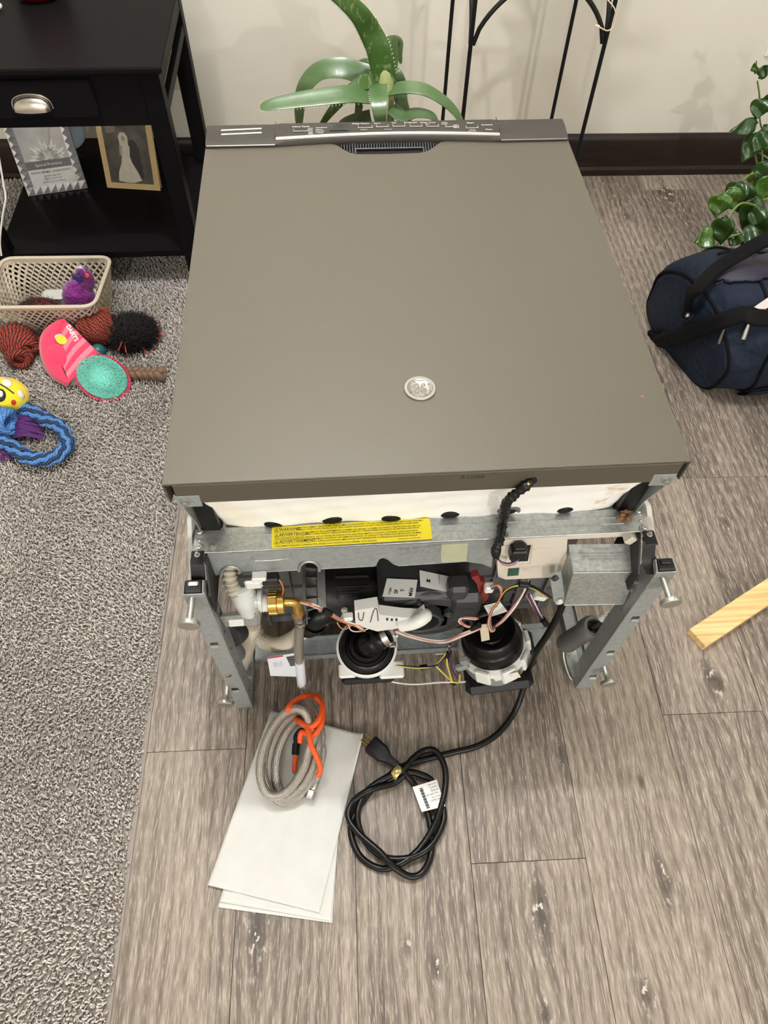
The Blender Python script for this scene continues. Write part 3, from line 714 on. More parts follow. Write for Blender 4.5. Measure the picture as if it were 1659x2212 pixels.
for k in range(22):
    a = 2*math.pi*k/22; d = A(0, math.cos(a), math.sin(a)); q = A(xl, MC[1], MC[2])
    b = MB(); b.prism([q+A(.003, 0, 0)+d*.049, q+A(.003, 0, 0)+d*.060, q+A(.021, 0, 0)+d*.055, q+A(.021, 0, 0)+d*.049], np.cross(d, A(1, 0, 0))*.0016); b.build('fin', M_mgrey, col, 0)
VC = py(925, 1330, -.004)
b = MB(); b.lathe([(.03, .10), (.070, .095), (.0735, .07), (.0735, .010), (.070, .002), (.066, .0), (.063, -.004), (.047, -.005), (.045, -.002), (.036, -.002), (0, -.002)], A(VC[0], VC[1], VC[2]), (0, 1, 0), 48)
xa, xb = py(818, 1290, .0)[0], py(985, 1290, 0.0)[0]; zt = .316
b.box(((xa+xb)/2, .048, (zt+.2)/2), (xb-xa, .108, zt-.2), bev=.008)
vol = b.build('pump_volute', M_dgrey, DW, 35)
BC = py(908, 1333, -.012)
b = MB(); b.lathe([(.026, .012), (.033, .012), (.033, -.010), (.0305, -.012), (.0275, -.010), (.0265, .010)], BC, (0, 1, 0), 36, caps=False); b.build('outlet_ring', M_dgrey, vol, 35)
b = MB(); b.lathe([(.0, .006), (.0272, .006)], BC, (0, 1, 0), 30, caps=False); b.build('outlet_floor', M_blk, vol, 0)
for (qx, qy, r) in ((905, 1296, .0035), (918, 1300, .0045), (968, 1318, .0075), (953, 1330, .004)):
    p_ = py(qx, qy, -.006); b = MB(); b.lathe([(r, .01), (r, -.008), (r*.75, -.009), (r*.5, -.006), (0, -.006)], p_, (0, 1, 0), 16); b.build('boss', M_dgrey, vol, 35)
text_mesh([('V', 0, 0, .006, 200)], 'mould_mark', M_mgrey, vol, py(952, 1297, -.0075), (1, 0, 0), (0, 0, 1), .0006)
b = MB(); p_ = py(1000, 1290, .01); b.box(p_, (.052, .05, .085), bev=.010); b.box(py(988, 1268, .0), (.03, .03, .035), bev=.006); b.build('side_lobe', M_dgrey, vol, 35)
b = MB(); b.tube(spline([py(1020, 1352, .02), py(1012, 1325, .005), py(1008, 1292, .0)], 5), .003, 8); b.build('lobe_rib', M_dgrey, vol, 60)
# labels stuck on the pump
def sheet4(px4, zz=None, yy=None, lift=.0008, sub=6):
    """flat label between four picture corners on the plane z=zz or y=yy (order: tl,tr,br,bl)"""
    c = [pz(x, y, zz) if zz is not None else py(x, y, yy) for x, y in px4]
    return c
def sticker(px4, parent, name='label', zz=None, yy=None, mat=None, th=.0005):
    c = sheet4(px4, zz, yy); b = MB(); N = nrm(np.cross(c[1]-c[0], c[3]-c[0]))
    if N @ (CAM-c[0]) < 0: N = -N
    b.prism([q+N*.0003 for q in c], N*th); return b.build(name, mat or M_label, parent, 0), c, N
l1, c, N = sticker([(836, 1250), (902, 1253), (896, 1291), (826, 1289)], vol, zz=zt+.0012)
u = nrm(c[0]-c[3]); v = nrm(c[0]-c[1])
text_mesh([('1164', .003, -.011, .0042), ('SF', .005, -.021, .0058), ('T', .009, -.030, .0058), ('MW', .002, -.043, .0058)], 'label_lettering', M_ink, l1, c[3]+A(0, 0, .0010), u, v, .0004, bold=.012)
l2, c, N = sticker([(906, 1232), (972, 1246), (975, 1281), (908, 1267)], vol, zz=zt+.0022)
u = nrm(c[1]-c[0]); v = nrm(c[0]-c[3])
text_mesh([('M', .012, -.014, .006, 180), ('BH7Y31400015021', .026, -.017, .0014, 90), ('LOT 12180', .040, -.018, .0016, 90)], 'label_lettering', M_ink, l2, c[0]+A(.004, 0, .0010), u, v, .0004, bold=.01)
# diverter (white lever and box)
b = MB(); yv = -.018
def D(x, y, Y=-.032): return py(x, y, Y)
b.prism([D(766, 1319), D(816, 1311), D(820, 1328), D(868, 1334), D(905, 1336), D(918, 1326), D(922, 1340), D(914, 1351), D(880, 1355), D(815, 1364), D(768, 1350)], A(0, .016, 0))
b.box(D(752, 1332), (.014, .012, .010), bev=.002); div = b.build('diverter_body', M_wht, DW, 30)
b = MB(); b.tube(spline([D(866, 1350, -.034), D(890, 1346, -.036), D(910, 1337, -.034), D(919, 1328, -.028)], 5), .0105, 14); b.sphere(D(917, 1330, -.029), .0115, 14, 8); b.build('diverter_spout', M_wht, div, 60)
for pts in ([(774, 1324), (776, 1338), (783, 1339), (786, 1323)], [(800, 1344), (808, 1318), (814, 1316), (817, 1341)]):
    b = MB(); b.tube(spline([D(x, y, -.0327) for x, y in pts], 4), .0009, 6); b.build('moulded_line', M_mgrey, div, 60)
for (x, y) in ((836, 1333), (846, 1334), (856, 1334)):
    b = MB(); b.box(D(x, y, -.030), (.003, .01, .003)); b.build('moulded_tooth', M_dgrey, div, 0)
# elbow from drum to drain hose
b = MB(); b.tube(spline([py(735, 1312, .02), py(712, 1318, .012), py(690, 1325, .005), py(672, 1342, .0), py(663, 1352, .0)], 6), .0205, 18); b.lathe([(.023, 0), (.023, .008), (.021, .012)], py(675, 1340, .0), nrm(py(663, 1352, 0)-py(690, 1325, .005)), 20, caps=False); b.build('rubber_elbow', M_blk2, DW, 50)
# --- hoses
def corrugated(pts, r, amp, pitch, name, mat, parent, n=14):
    P0 = spline(pts, 10); L = np.r_[0, np.cumsum([np.linalg.norm(P0[i+1]-P0[i]) for i in range(len(P0)-1)])]
    m_ = int(L[-1]/pitch*4); tt = np.linspace(0, L[-1], m_); Q = np.stack([np.interp(tt, L, np.array(P0)[:, k]) for k in range(3)], 1)
    rr_ = r+amp*np.sin(tt/pitch*2*math.pi); b = MB(); b.tube(Q, rr_, n); return b.build(name, mat, parent, 70)
corrugated([py(666, 1350, .0), py(640, 1375, .0), py(605, 1392, .005), py(570, 1385, .02), py(552, 1362, .04), py(548, 1340, .06), py(552, 1300, .075)], .0125, .0009, .0042, 'drain_hose', M_hosecream, DW)
corrugated([py(546, 1350, .035), py(538, 1385, .03), py(528, 1415, .026), py(518, 1445, .022), py(512, 1458, .02)], .0128, .0009, .0042, 'drain_hose', M_hosecream, DW)
corrugated([py(497, 1222, .012), py(498, 1245, .0), py(506, 1272, -.012), py(515, 1285, -.018)], .0105, .0018, .0068, 'inlet_bellows', M_hosecream, DW)
b = MB(); c = py(512, 1366, .004); b.lathe([(.0165, .018), (.0185, .012), (.0185, -.004), (.014, -.010), (.010, -.011), (.0095, -.006), (0, -.006)], c, nrm((-.3, -.7, .6)), 26); b.build('grey_cap', M_dgrey, DW, 40)
corrugated([py(500, 1392, -.002), py(506, 1402, .0), py(514, 1414, .006)], .0125, .0016, .0035, 'grey_spring_hose', M_mgrey, DW)
b = MB(); b.tube(spline([py(505, 1432, -.03), py(506, 1450, -.042), py(497, 1461, -.054), py(489, 1462, -.056)], 5), .0011, 6); b.build('copper_wire', plain('copper', (170, 96, 52), .35, .9, .05), DW, 60)
# --- water valve: milky body, bracket, threaded inlet
vc = py(531, 1296, -.018)
b = MB(); b.lathe([(.010, -.030), (.0155, -.026), (.0165, -.012), (.0175, -.010), (.0175, .004), (.0160, .006), (.0150, .020), (.010, .028), (.0, .029)], vc, (0.1, -.35, -.95), 28)
b.lathe([(.0120, 0), (.0120, .010), (.0165, .010), (.0165, .015)], vc+A(.008, 0, 0), (1, 0, 0), 24)
b.box(vc+A(0, .004, .018), (.026, .022, .012), bev=.003); valve = b.build('water_valve', M_trans, DW, 40)
b = MB(); b.box(py(516, 1257, -.012)+A(.010, 0, 0), (.018, .005, .028)); b.build('valve_plate', M_dgrey, valve, 0)
b = MB(); b.box(py(548, 1255, -.01), (.024, .016, .020), bev=.003); b.box(py(560, 1246, -.01), (.020, .014, .012), bev=.002); b.build('solenoid_terminal', M_wht, valve, 30)
b = MB(); b.box(py(584, 1250, -.01), (.024, .014, .016), bev=.002); b.build('terminal_plug', M_blk, valve, 30)
yb = -.034
b = MB(); c = [py(474, 1331, yb), py(554, 1324, yb), py(556, 1348, yb), py(488, 1352, yb)]; b.plate([c[0], c[1], c[2], c[3]], .0016)
b.prism([py(554, 1288, yb+.02), py(560, 1290, yb+.02), py(561, 1348, yb), py(555, 1349, yb)], A(.0008, .002, 0)); b.plate([py(474, 1331, yb), py(554, 1324, yb), py(552, 1318, yb+.02), py(478, 1324, yb+.02)], .0014)
vb = b.build('valve_bracket', M_galv, DW, 20)
s_, c, N = sticker([(494, 1339), (526, 1337), (527, 1351), (496, 1353)], vb, yy=yb-.0012)
for q in ((478, 1362), (482, 1382)): screw(vb, py(q[0], q[1], -.035), (-.3, -.8, .4), .0045)
ic = py(563, 1302, -.02); b = MB(); n = 16
b.tube([ic+A(.0135*k/n, 0, -.0005) for k in range(n+1)], [.0135 if k % 4 < 2 else .0122 for k in range(n+1)], 24); b.build('inlet_thread', M_wht, valve, 50)
# --- control box (ivory) and its parts
yc = -.004
b = MB()
def Cc(x, y, Y=yc): return py(x, y, Y)
o1 = [Cc(1090, 1166), Cc(1226, 1158), Cc(1222, 1246), Cc(1092, 1252), Cc(1076, 1246), Cc(1074, 1215), Cc(1082, 1172)]
b.prism(o1, A(0, .060, 0)); b.box((.245, .030, ZR-.018), (.13, .05, .020), bev=.002)
ctl = b.build('control_box', M_ivory, DW, 25)
b = MB(); b.plate([Cc(1105, 1181, yc-.0006), Cc(1147, 1178, yc-.0006), Cc(1140, 1212, yc-.0006), Cc(1104, 1214, yc-.0006)], -.0008); b.build('socket_opening', M_blk2, ctl, 0)
for (q, mm, nm) in (([(1098, 1229), (1122, 1227), (1120, 1243), (1096, 1245)], plain('circuit_board_green', (38, 84, 66), .5, 0, .25, 300), 'circuit_window'),):
    b = MB(); b.plate([Cc(x, y, yc-.0006) for x, y in q], -.0008); b.build(nm, mm, ctl, 0)
b = MB(); b.box(Cc(1119, 1192, yc-.008), (.022, .016, .022), bev=.002); b.box(Cc(1122, 1181, yc-.009), (.014, .012, .008), bev=.001); b.build('harness_plug', M_blk, ctl, 30)
for pts in ([(1086, 1180), (1098, 1178), (1092, 1220), (1082, 1222)], [(1128, 1226), (1200, 1222)], [(1150, 1186), (1190, 1183)], [(1150, 1178), (1146, 1218)], [(1092, 1222), (1146, 1218)]):
    b = MB(); b.tube([Cc(x, y, yc-.0005) for x, y in pts], .0012, 6); b.build('moulded_rib', M_ivory, ctl, 60)
b = MB(); b.box((.277, .000, ZR-.016), (.012, .02, .016), rotm((0, 1, 0), .5), bev=.002); b.build('snap_tab', M_ivory, ctl, 25)
# --- junction box (galvanised)
t0, t1 = pz(1229, 1176, .437), None
m0, m1 = py(1239, 1237, -.033), py(1375, 1235, -.033); l0, l1_ = py(1219, 1307, -.033), py(1361, 1310, -.033)
t1 = t0+(m1-m0)*.985; l1_ = l0+(m1-m0)*1.02
b = MB(); bk = A(0, .055, 0)
V = [t0, t1, m1, m0, l1_, l0, t0+A(0, .02, -.12), t1+A(0, .02, -.12)]
b.add(V, [(0, 1, 2, 3), (3, 2, 4, 5), (0, 3, 5, 6), (1, 7, 4, 2), (6, 7, 1, 0), (5, 4, 7, 6)])
jb = b.build('junction_box', M_galv, DW, 20)
b = MB(); b.tube([m0, m1], .0014, 8); b.tube([m0, t0], .001, 8); b.tube([m1, t1], .001, 8); b.tube([m0, l0], .001, 8); b.tube([m1, l1_], .001, 8); b.tube([l0, l1_], .0012, 8); b.build('folded_edge', M_galv, jb, 60)
u = nrm(t1-t0); v = nrm(t0-m0); v = nrm(v-u*(v@u))
text_mesh([('WARNING', .046, -.008, .0032, 0, 'CENTER'), ('DISCONNECT ELECTRICAL CURRENT SUPPLY', .048, -.0135, .0026, 0, 'CENTER'), ('BEFORE SERVICING. REINSTALL COVER', .048, -.0175, .0026, 0, 'CENTER'), ('BEFORE RESTORING POWER', .048, -.0215, .0026, 0, 'CENTER')], 'stamped_lettering', M_zinc, jb, t0, u, v, .0006)
b = MB(); b.plate([py(1186, 1238, -.02), py(1212, 1232, -.02), py(1222, 1304, -.03), py(1196, 1298, -.03)], .0018); tabj = b.build('mounting_tab', M_galv2, jb, 20)
screw(jb, py(1198, 1246, -.022), (0, -.7, .7), .0062, 'bolt', M_blk)
b = MB(); b.lathe([(.0045, 0), (.0045, .010), (.003, .014), (.0, .014)], py(1205, 1300, -.030), (0, -.4, .9), 12); b.build('nylon_standoff', M_wht, jb, 40)
for (x, y) in ((1372, 1256), (1364, 1274)): screw(jb, py(x, y, -.03), (.7, -.5, .4), .0042)
# --- drain pump (left) : rubber bellows in a white cage on a black base
pc = py(792, 1398, .0); ax = nrm((0.0, -.18, .98))
b = MB(); b.lathe([(.046, -.040), (.050, -.030), (.050, -.010), (.046, -.002), (.044, -.002)], pc, ax, 30); dp = b.build('drain_pump', M_blk, DW, 35)
b = MB(); prof = [(.0445, -.004), (.046, .004), (.043, .012), (.037, .015), (.035, .011), (.031, .012), (.029, .019), (.023, .020), (.021, .016), (.0, .016)]
b.lathe(prof, pc, ax, 36)
nk = spline([pc+ax*.010, pc+ax*.026+A(.006, 0, 0), pc+ax*.040+A(.020, .004, 0), pc+ax*.048+A(.036, .010, .0)], 6); b.tube(nk, [.021-.0002*k+.0014*math.sin(k*1.6) for k in range(len(nk))], 22); b.build('rubber_boot', M_blk2, dp, 60)
b = MB(); b.lathe([(.0475, -.006), (.0515, -.006), (.0515, .002), (.0475, .004)], pc, ax, 40, caps=False); u1 = A(1, 0, 0); w1 = nrm(np.cross(ax, u1))
for (dx, dy, sx, sy) in ((.036, .020, .034, .045), (.040, -.038, .042, .030), (-.034, -.036, .030, .024)): b.box(pc+u1*dx+w1*dy-ax*.010, (sx, sy, .010), np.stack([u1, w1, ax], 1), bev=.003)
b.build('white_cage', M_wht, dp, 30)
b = MB(); b.box(pc-ax*.030-w1*.020, (.090, .070, .022), np.stack([u1, w1, ax], 1), bev=.005); b.build('pump_base', M_blk, dp, 30)
b = MB(); bc2 = pc+ax*.046+A(.030, .008, 0); b.lathe([(.0170, -.004), (.0190, -.004), (.0190, .006), (.0170, .006)], bc2, nk[-1]-nk[-4], 26, caps=False); b.box(bc2+u1*.012-w1*.016, (.012, .008, .010), np.stack([u1, w1, ax], 1), bev=.001); b.build('hose_clamp', M_steel, dp, 30)
screw(dp, py(854, 1372, -.02), (.3, -.6, .7), .0048)
b = MB(); b.tube([py(743, 1322, .0), py(737, 1336, -.004)], .0032, 8); b.build('hose_clip_screw', M_zinc, DW, 60); screw(DW, py(744, 1318, .0), (0, -.6, .8), .0052)
# --- wash motor (right): black cap, white clips, grey stator, black bracket with label
qc = py(1062, 1378, .004); ax2 = nrm((-.20, .20, .95)); u2 = nrm(np.cross(A(0, 1, 0), ax2)); w2 = np.cross(ax2, u2); M2 = np.stack([u2, w2, ax2], 1)
b = MB(); b.lathe([(.053, -.030), (.053, -.004), (.052, .002), (.049, .004), (.047, .010), (.046, .022), (.042, .026), (.036, .024), (.033, .019), (.027, .018), (.024, .022), (.016, .023), (.0, .024)], qc, ax2, 44); wm = b.build('wash_motor', M_blk2, DW, 45)
b = MB(); b.lathe([(.055, -.066), (.057, -.060), (.057, -.022)], qc, ax2, 40); b.build('stator', M_lgrey, wm, 40)
b = MB()
b.lathe([(.0575, -.034), (.0605, -.032), (.0605, -.022), (.0530, -.018)], qc, ax2, 40, caps=False)
for a in (-2.0, -1.25, -.55, .1, .75):
    d = u2*math.cos(a)+w2*math.sin(a); t_ = -u2*math.sin(a)+w2*math.cos(a); b.box(qc+d*.0600-ax2*.032, (.008, .026, .032), np.stack([d, t_, ax2], 1), bev=.002)
b.build('white_clips', M_wht, wm, 30)
b = MB(); b.box(qc-ax2*.072-w2*.006, (.118, .112, .020), M2, bev=.012); b.box(qc-ax2*.062+u2*.056+w2*.01, (.03, .07, .040), M2, bev=.010); brk = b.build('motor_bracket', M_blk, wm, 30)
b = MB(); d = u2*math.cos(-.95)+w2*math.sin(-.95); t_ = -u2*math.sin(-.95)+w2*math.cos(-.95); b.box(qc+d*.0575-ax2*.050, (.0012, .014, .013), np.stack([d, t_, ax2], 1)); b.build('brass_label', M_brass, wm, 0)
s_, c, N = sticker([(1065, 1463), (1118, 1451), (1125, 1462), (1072, 1474)], wm, yy=-.060)
u = nrm(c[1]-c[0]); v = nrm(c[0]-c[3]); text_mesh([('A11', .026, -.0062, .0024), ('0215', .026, -.0092, .0024)], 'label_lettering', M_ink, s_, c[0]+N*.0006, u, v, .0006)
s_, c, N = sticker([(1045, 1308), (1080, 1299), (1096, 1320), (1058, 1332)], wm, 'white_tag', yy=-.012)
u = nrm(c[1]-c[0]); v = nrm(c[0]-c[3]); text_mesh([('120V MOTOR', .001, -.006, .0028), ('1.0A 60Hz', .003, -.0105, .0028), ('3450 RPM', .005, -.015, .0028)], 'label_lettering', M_ink, s_, c[0]+N*.0006, u, v, .0006)
b = MB(); b.plate([py(1036, 1350, -.03), py(1054, 1348, -.03), py(1058, 1382, -.03), py(1040, 1386, -.03)], -.0006); b.build('masking_tape', plain('masking_tape', (206, 196, 172), .7), wm, 0)
# red connector and its plug
b = MB(); rp = [py(1018, 1247, -.004), py(1033, 1243, -.004), py(1040, 1258, -.004), py(1047, 1256, -.004), py(1056, 1290, -.004), py(1046, 1303, -.004), py(1031, 1306, -.004), py(1028, 1296, -.004), py(1037, 1292, -.004), py(1030, 1262, -.004)]
b.prism(rp, A(0, .010, 0)); b.box(py(1047, 1275, -.006), (.010, .012, .022), bev=.002); rc = b.build('sensor_housing', M_red, DW, 25)
b = MB(); b.box(py(1056, 1269, -.010), (.013, .012, .016), bev=.002); b.build('sensor_plug', M_wht, rc, 30)
# door spring tube at the right
ta, tb2 = py(1222, 1390, .02), py(1283, 1352, -.005)
b = MB(); L = np.linalg.norm(tb2-ta); b.lathe([(.0175, 0), (.0185, .01), (.0175, L*.7), (.0205, L*.78), (.0205, L*.93), (.0165, L), (.0120, L), (.0115, L-.02), (0, L-.02)], ta, tb2-ta, 28); st = b.build('spring_tube', M_mgrey, DW, 40)
b = MB(); b.tube(spline([tb2-nrm(tb2-ta)*.02, tb2+A(.004, -.004, .015), py(1300, 1334, -.008)], 4), .0042, 8); b.build('rod_end', M_dgrey, st, 60)
b = MB(); pp = py(1300, 1336, -.008); qq = py(1312, 1327, -.008); b.tube([pp, pp+(qq-pp)*.5, qq], [.0075, .006, .0045], 10); b.build('nylon_tip', M_wht, st, 50)
b = MB(); b.tube([qq, py(1340, 1311, -.008)], .0009, 6); b.build('thin_cable', M_steel, st, 60)
b = MB(); b.tube(spline([py(1216, 1386, .02), py(1219, 1425, -.005), py(1232, 1463, -.03), py(1254, 1480, -.046), py(1262, 1470, -.05)], 6), .0022, 8)
b.grid(lambda u, v: np.array(spline([py(1221, 1388, .02), py(1224, 1425, -.004), py(1236, 1460, -.03), py(1256, 1476, -.046)], 6)[int(round(u*18))])+A(.020*v, .012*v, .004*v), 19, 3); b.build('curved_gusset', M_galv, DW, 40, solid=.0)
# --- wiring
def wire(pts, r, c, name='wire', n=6):
    b = MB(); b.tube(spline(pts, 7), r, n); return b.build(name, wire_mat(c), DW, 60)
def harness(path, cols, r=.0013, spread=.0022, sc=.0016):
    for i, c in enumerate(cols):
        a = 2*math.pi*i/max(1, len(cols))
        wire([np.asarray(p)+A(math.cos(a+k*.5)*spread, -abs(math.sin(a))*spread*.4, math.sin(a+k*.5)*spread)+rng.normal(0, sc*.3, 3) for k, p in enumerate(path)], r, c)
yw = -.026
harness([py(640, 1298, -.012), py(668, 1304, yw), py(700, 1318, yw), py(735, 1338, yw), py(772, 1352, yw-.006), py(785, 1362, yw-.004)], [W_, O_, W_, P_])
wire([py(596, 1248, -.012), py(607, 1258, -.016), py(612, 1275, -.018), py(607, 1292, -.016)], .0012, O_)
wire([py(728, 1344, yw), py(736, 1356, yw-.004), py(748, 1358, yw-.004), py(760, 1350, yw)], .0011, P_); wire([py(752, 1340, yw), py(757, 1360, yw-.004), py(775, 1364, yw-.004), py(800, 1356, yw)], .0011, W_)
harness([py(855, 1362, -.030), py(885, 1374, -.030), py(930, 1384, -.030), py(965, 1384, -.030), py(1000, 1370, -.032), py(1032, 1358, -.032)], [W_, P_, W_, (132, 60, 58), P_, (190, 190, 186)], spread=.0032)
for k, (c, dx) in enumerate(((O_, 0), (W_, 3), (N_, 6), (P_, 9), (K_, 12))):
    wire([py(1060, 1266+k*2, -.014), py(1074, 1263+k, -.022), py(1084-k, 1272+k*2, -.026), py(1078, 1295+k, -.028), py(1062, 1318+dx*.4, -.030), py(1054+dx*.6, 1345, -.034), py(1060+dx*.5, 1364-dx*.3, -.036), py(1069, 1362-dx, -.036)], .0012, c)
harness([py(1036, 1356, -.034), py(1008, 1352, -.034), py(994, 1343, -.034), py(1000, 1334, -.034), py(1030, 1336, -.034)], [P_, W_, O_], spread=.0018)
harness([py(1062, 1356, -.034), py(1085, 1340, -.03), py(1112, 1308, -.02), py(1130, 1280, -.005), py(1142, 1252, .01)], [W_, P_, (132, 60, 58), W_, K_], spread=.003)
harness([py(1080, 1296, .0), py(1090, 1277, -.002), py(1118, 1264, -.004), py(1150, 1268, -.006), py(1188, 1290, -.01)], [K_, Y_, N_, K_], spread=.003)
harness([py(1142, 1285, -.004), py(1152, 1305, -.006), py(1165, 1330, -.008), py(1182, 1352, -.008)], [W_, N_, P_, N_], spread=.003)
b = MB(); b.box(py(1166, 1288, -.004), (.020, .012, .010), rotm((0, 1, 0), .4), bev=.002); b.build('wire_connector', M_wht, DW, 30)
b = MB(); b.tube([py(1172, 1338, -.010), py(1180, 1348, -.010)], .0055, 8); b.build('tape_wrap', M_blk, DW, 60)
wire([py(805, 1458, -.030), py(835, 1470, -.04), py(890, 1478, -.045), py(950, 1474, -.045), py(1000, 1473, -.045), py(1024, 1470, -.045)], .0018, W_)
harness([py(855, 1437, -.035), py(905, 1442, -.04), py(940, 1437, -.04), py(962, 1415, -.035), py(972, 1392, -.03)], [K_, Y_, B_], spread=.0016)
wire([py(940, 1437, -.04), py(958, 1455, -.045), py(976, 1472, -.046)], .0014, Y_); wire([py(967, 1412, -.036), py(966, 1435, -.042), py(976, 1470, -.046)], .0018, Y_); wire([py(970, 1400, -.036), py(975, 1440, -.042), py(992, 1472, -.046)], .0016, N_)
wire([py(976, 1472, -.046), py(990, 1474, -.047), py(993, 1458, -.045)], .0018, Y_)
for q in ((700, 1318, 715, 1326), (908, 1442, 922, 1440), (970, 1408, 967, 1425), (973, 1472, 982, 1476), (1010, 1471, 1024, 1470), (1018, 1358, 1036, 1350), (1122, 1262, 1140, 1264)):
    b = MB(); b.tube([py(q[0], q[1], -.036), py(q[2], q[3], -.037)], .0046, 8); b.build('tape_wrap', M_blk, DW, 60)
b = MB(); b.box(py(1004, 1428, -.04), (.013, .010, .018), rotm((0, 1, 0), -.5), bev=.001); b.box(py(998, 1440, -.042), (.022, .010, .014), rotm((0, 1, 0), -.5), bev=.002); b.build('wire_connector', M_lgrey, DW, 30)
b = MB(); b.prism([py(1028, 1464, -.045), py(1042, 1460, -.045), py(1050, 1474, -.045), py(1044, 1482, -.045), py(1030, 1474, -.045)], A(0, .006, 0)); b.build('wire_connector', M_ivory, DW, 30)
# black loom from the door to the control box
pts = [py(1152, 1030, .006), py(1140, 1046, -.004), py(1112, 1068, -.006), py(1095, 1085, -.006), py(1089, 1110, -.002), pz(1086, 1130, ZR+.008), pz(1080, 1165, ZR+.007), py(1072, 1185, -.018), py(1071, 1200, -.018)]
b = MB(); sp = spline(pts, 9); b.tube(sp, [.0058+.0009*math.sin(k*1.9)+.0006*math.sin(k*.7) for k in range(len(sp))], 10); b.build('wire_loom', M_blk, DW, 70)
for k, c in enumerate((B_, O_, W_, (150, 60, 50), B_)):
    wire([py(1071+k*.8, 1198, -.018), py(1076+k, 1209+k, -.018), py(1095, 1217+k, -.018), py(1114, 1212+k, -.020), py(1124-k, 1202, -.018)], .0011, c)
for k, c in enumerate((Y_, B_)): wire([py(1146+k*4, 1034, .003), py(1141+k*5, 1046, -.007)], .0016, c)
# ================================================================== things lying on the floor in front
# --- paper towels
def paper_mat():
    t = NT('paper_towel'); co = t.coord(); v = t.n('ShaderNodeTexVoronoi', {'Scale': 260.0}); t.set(v.inputs['Vector'], co)
    t.bump(t.math('ADD', t.math('MULTIPLY', v.outputs['Distance'], .5), t.math('MULTIPLY', t.noise(co, 9, 3), 5.0)), .35, .0015)
    return t.out(t.mix(t.noise(co, 30, 2), lin((200, 200, 195)), lin((212, 212, 207))), .9)
M_paper = paper_mat()
def towel(px4, label, z, wav, lift=0.0, name='paper_towel'):
    c = [pz(x, y, z) for x, y in px4]; cen = sum(c)/4
    o = thing(name, label, 'paper towel', (cen[0], cen[1], 0), 'paper towels stacked under the hose'); b = MB()
    def fn(u, v):
        p_ = (c[0]*(1-u)+c[1]*u)*(1-v)+(c[3]*(1-u)+c[2]*u)*v
        h = wav*(math.sin(u*7+v*4)*.5+math.sin(v*11-u*3)*.3+math.sin(u*17+v*2)*.2)
        e = lift*max(0, (u-.86)/.14)**2*max(0, 1-v*3.5)
        return p_+A(0, 0, abs(h)+e)
    b.grid(fn, 40, 60); b.build('sheet', M_paper, o, 80, solid=.0006)
    return o
towel([(600, 1548), (742, 1605), (718, 1994), (470, 1960)], 'lowest paper towel sheet, showing along the bottom edge of the stack', .0016, .0006)
towel([(592, 1542), (748, 1592), (716, 1990), (474, 1948)], 'middle paper towel sheet, showing right and below under the top sheet', .0034, .0008)
towel([(586, 1535), (785, 1588), (690, 1972), (448, 1912)], 'top white paper towel sheet under the braided hose coil', .0056, .0014, .010)
# --- stainless braided supply hose, brass elbow to coil
HS = thing('supply_hose', 'braided stainless water supply hose coiled on the paper towel with a brass elbow', 'hose', tuple(pz(640, 1640, .0)))
e0 = ic+A(.0135, 0, -.0005)
b = MB(); b.lathe([(.0155, 0), (.0172, .001), (.0172, .012), (.016, .013)], e0-A(.003, 0, 0), (1, 0, 0), 20); b.lathe([(.016, .013), (.0172, .014), (.0172, .022), (.0150, .023), (.0065, .024)], e0-A(.003, 0, 0), (1, 0, 0), 20)
for k in range(20):
    a = 2*math.pi*k/20; b.box(e0+A(.004, math.cos(a)*.0170, math.sin(a)*.0170), (.012, .0016, .0016), rotm((1, 0, 0), a), bev=.0004)
nut = b.build('hose_nut', M_brass, HS, 30)
el = e0+A(.0205, 0, 0); ev = py(641, 1304, -.02); ev = A(ev[0], el[1], el[2])
b = MB(); b.tube([el-A(.004, 0, 0), A(ev[0]-.012, el[1], el[2])]+[A(ev[0]-.012+.012*math.sin(t), el[1], el[2]-.012+.012*math.cos(t)) for t in np.linspace(.2, 1.57, 7)]+[A(ev[0], el[1], el[2]-.020), A(ev[0], el[1], el[2]-.032)], [.0068]*9+[.0074, .0078], 16)
b.lathe([(.0092, 0), (.0092, .006)], A(ev[0], el[1], el[2]-.037), (0, 0, 1), 18); b.build('brass_elbow', M_brass, HS, 40)
hz = el[2]-.036
b = MB(); b.lathe([(.0098, 0), (.0104, .001), (.0104, .017), (.0098, .018)], A(ev[0], el[1], hz-.018), (0, 0, 1), 6); b.build('coupling_nut', M_steel, HS, 20)
b = MB(); b.lathe([(.0088, 0), (.0088, .010), (.0074, .012), (.0090, .014), (.0090, .022), (.0076, .023)], A(ev[0], el[1], hz-.042), (0, 0, 1), 18); b.build('crimp_ferrule', M_steel, HS, 40)
hp = [A(ev[0], el[1], hz-.035), py(645, 1400, -.020), py(649, 1455, -.026), py(660, 1500, -.042), pz(682, 1548, .035), pz(694, 1585, .040)]
rb = .0076
def ell(cx, cy, rx, ry, rot, z0, z1, n=18, a0=0, turns=1.0):
    out = []
    for k in range(int(n*turns)+1):
        t = a0+2*math.pi*k/n; x = math.cos(t)*rx; y = math.sin(t)*ry; c_, s_ = math.cos(R(rot)), math.sin(R(rot)); f = .5-.5*math.sin(t)
        out.append(pz(cx+x*c_-y*s_, cy+x*s_+y*c_, z0+(z1-z0)*f))
    return out
loops = hp[:]
for k, (cx, cy, rx, ry, rot, z0, z1) in enumerate(((634, 1636, 52, 100, 14, .016, .048), (627, 1628, 55, 98, 16, .028, .060), (617, 1626, 48, 98, 18, .036, .074), (641, 1640, 42, 86, 12, .022, .040))):
    loops += ell(cx, cy, rx, ry, rot, z0, z1, 14, -.3, .98 if k < 3 else .8)
loops += [pz(694, 1610, .034), pz(690, 1655, .026), pz(680, 1690, .022)]
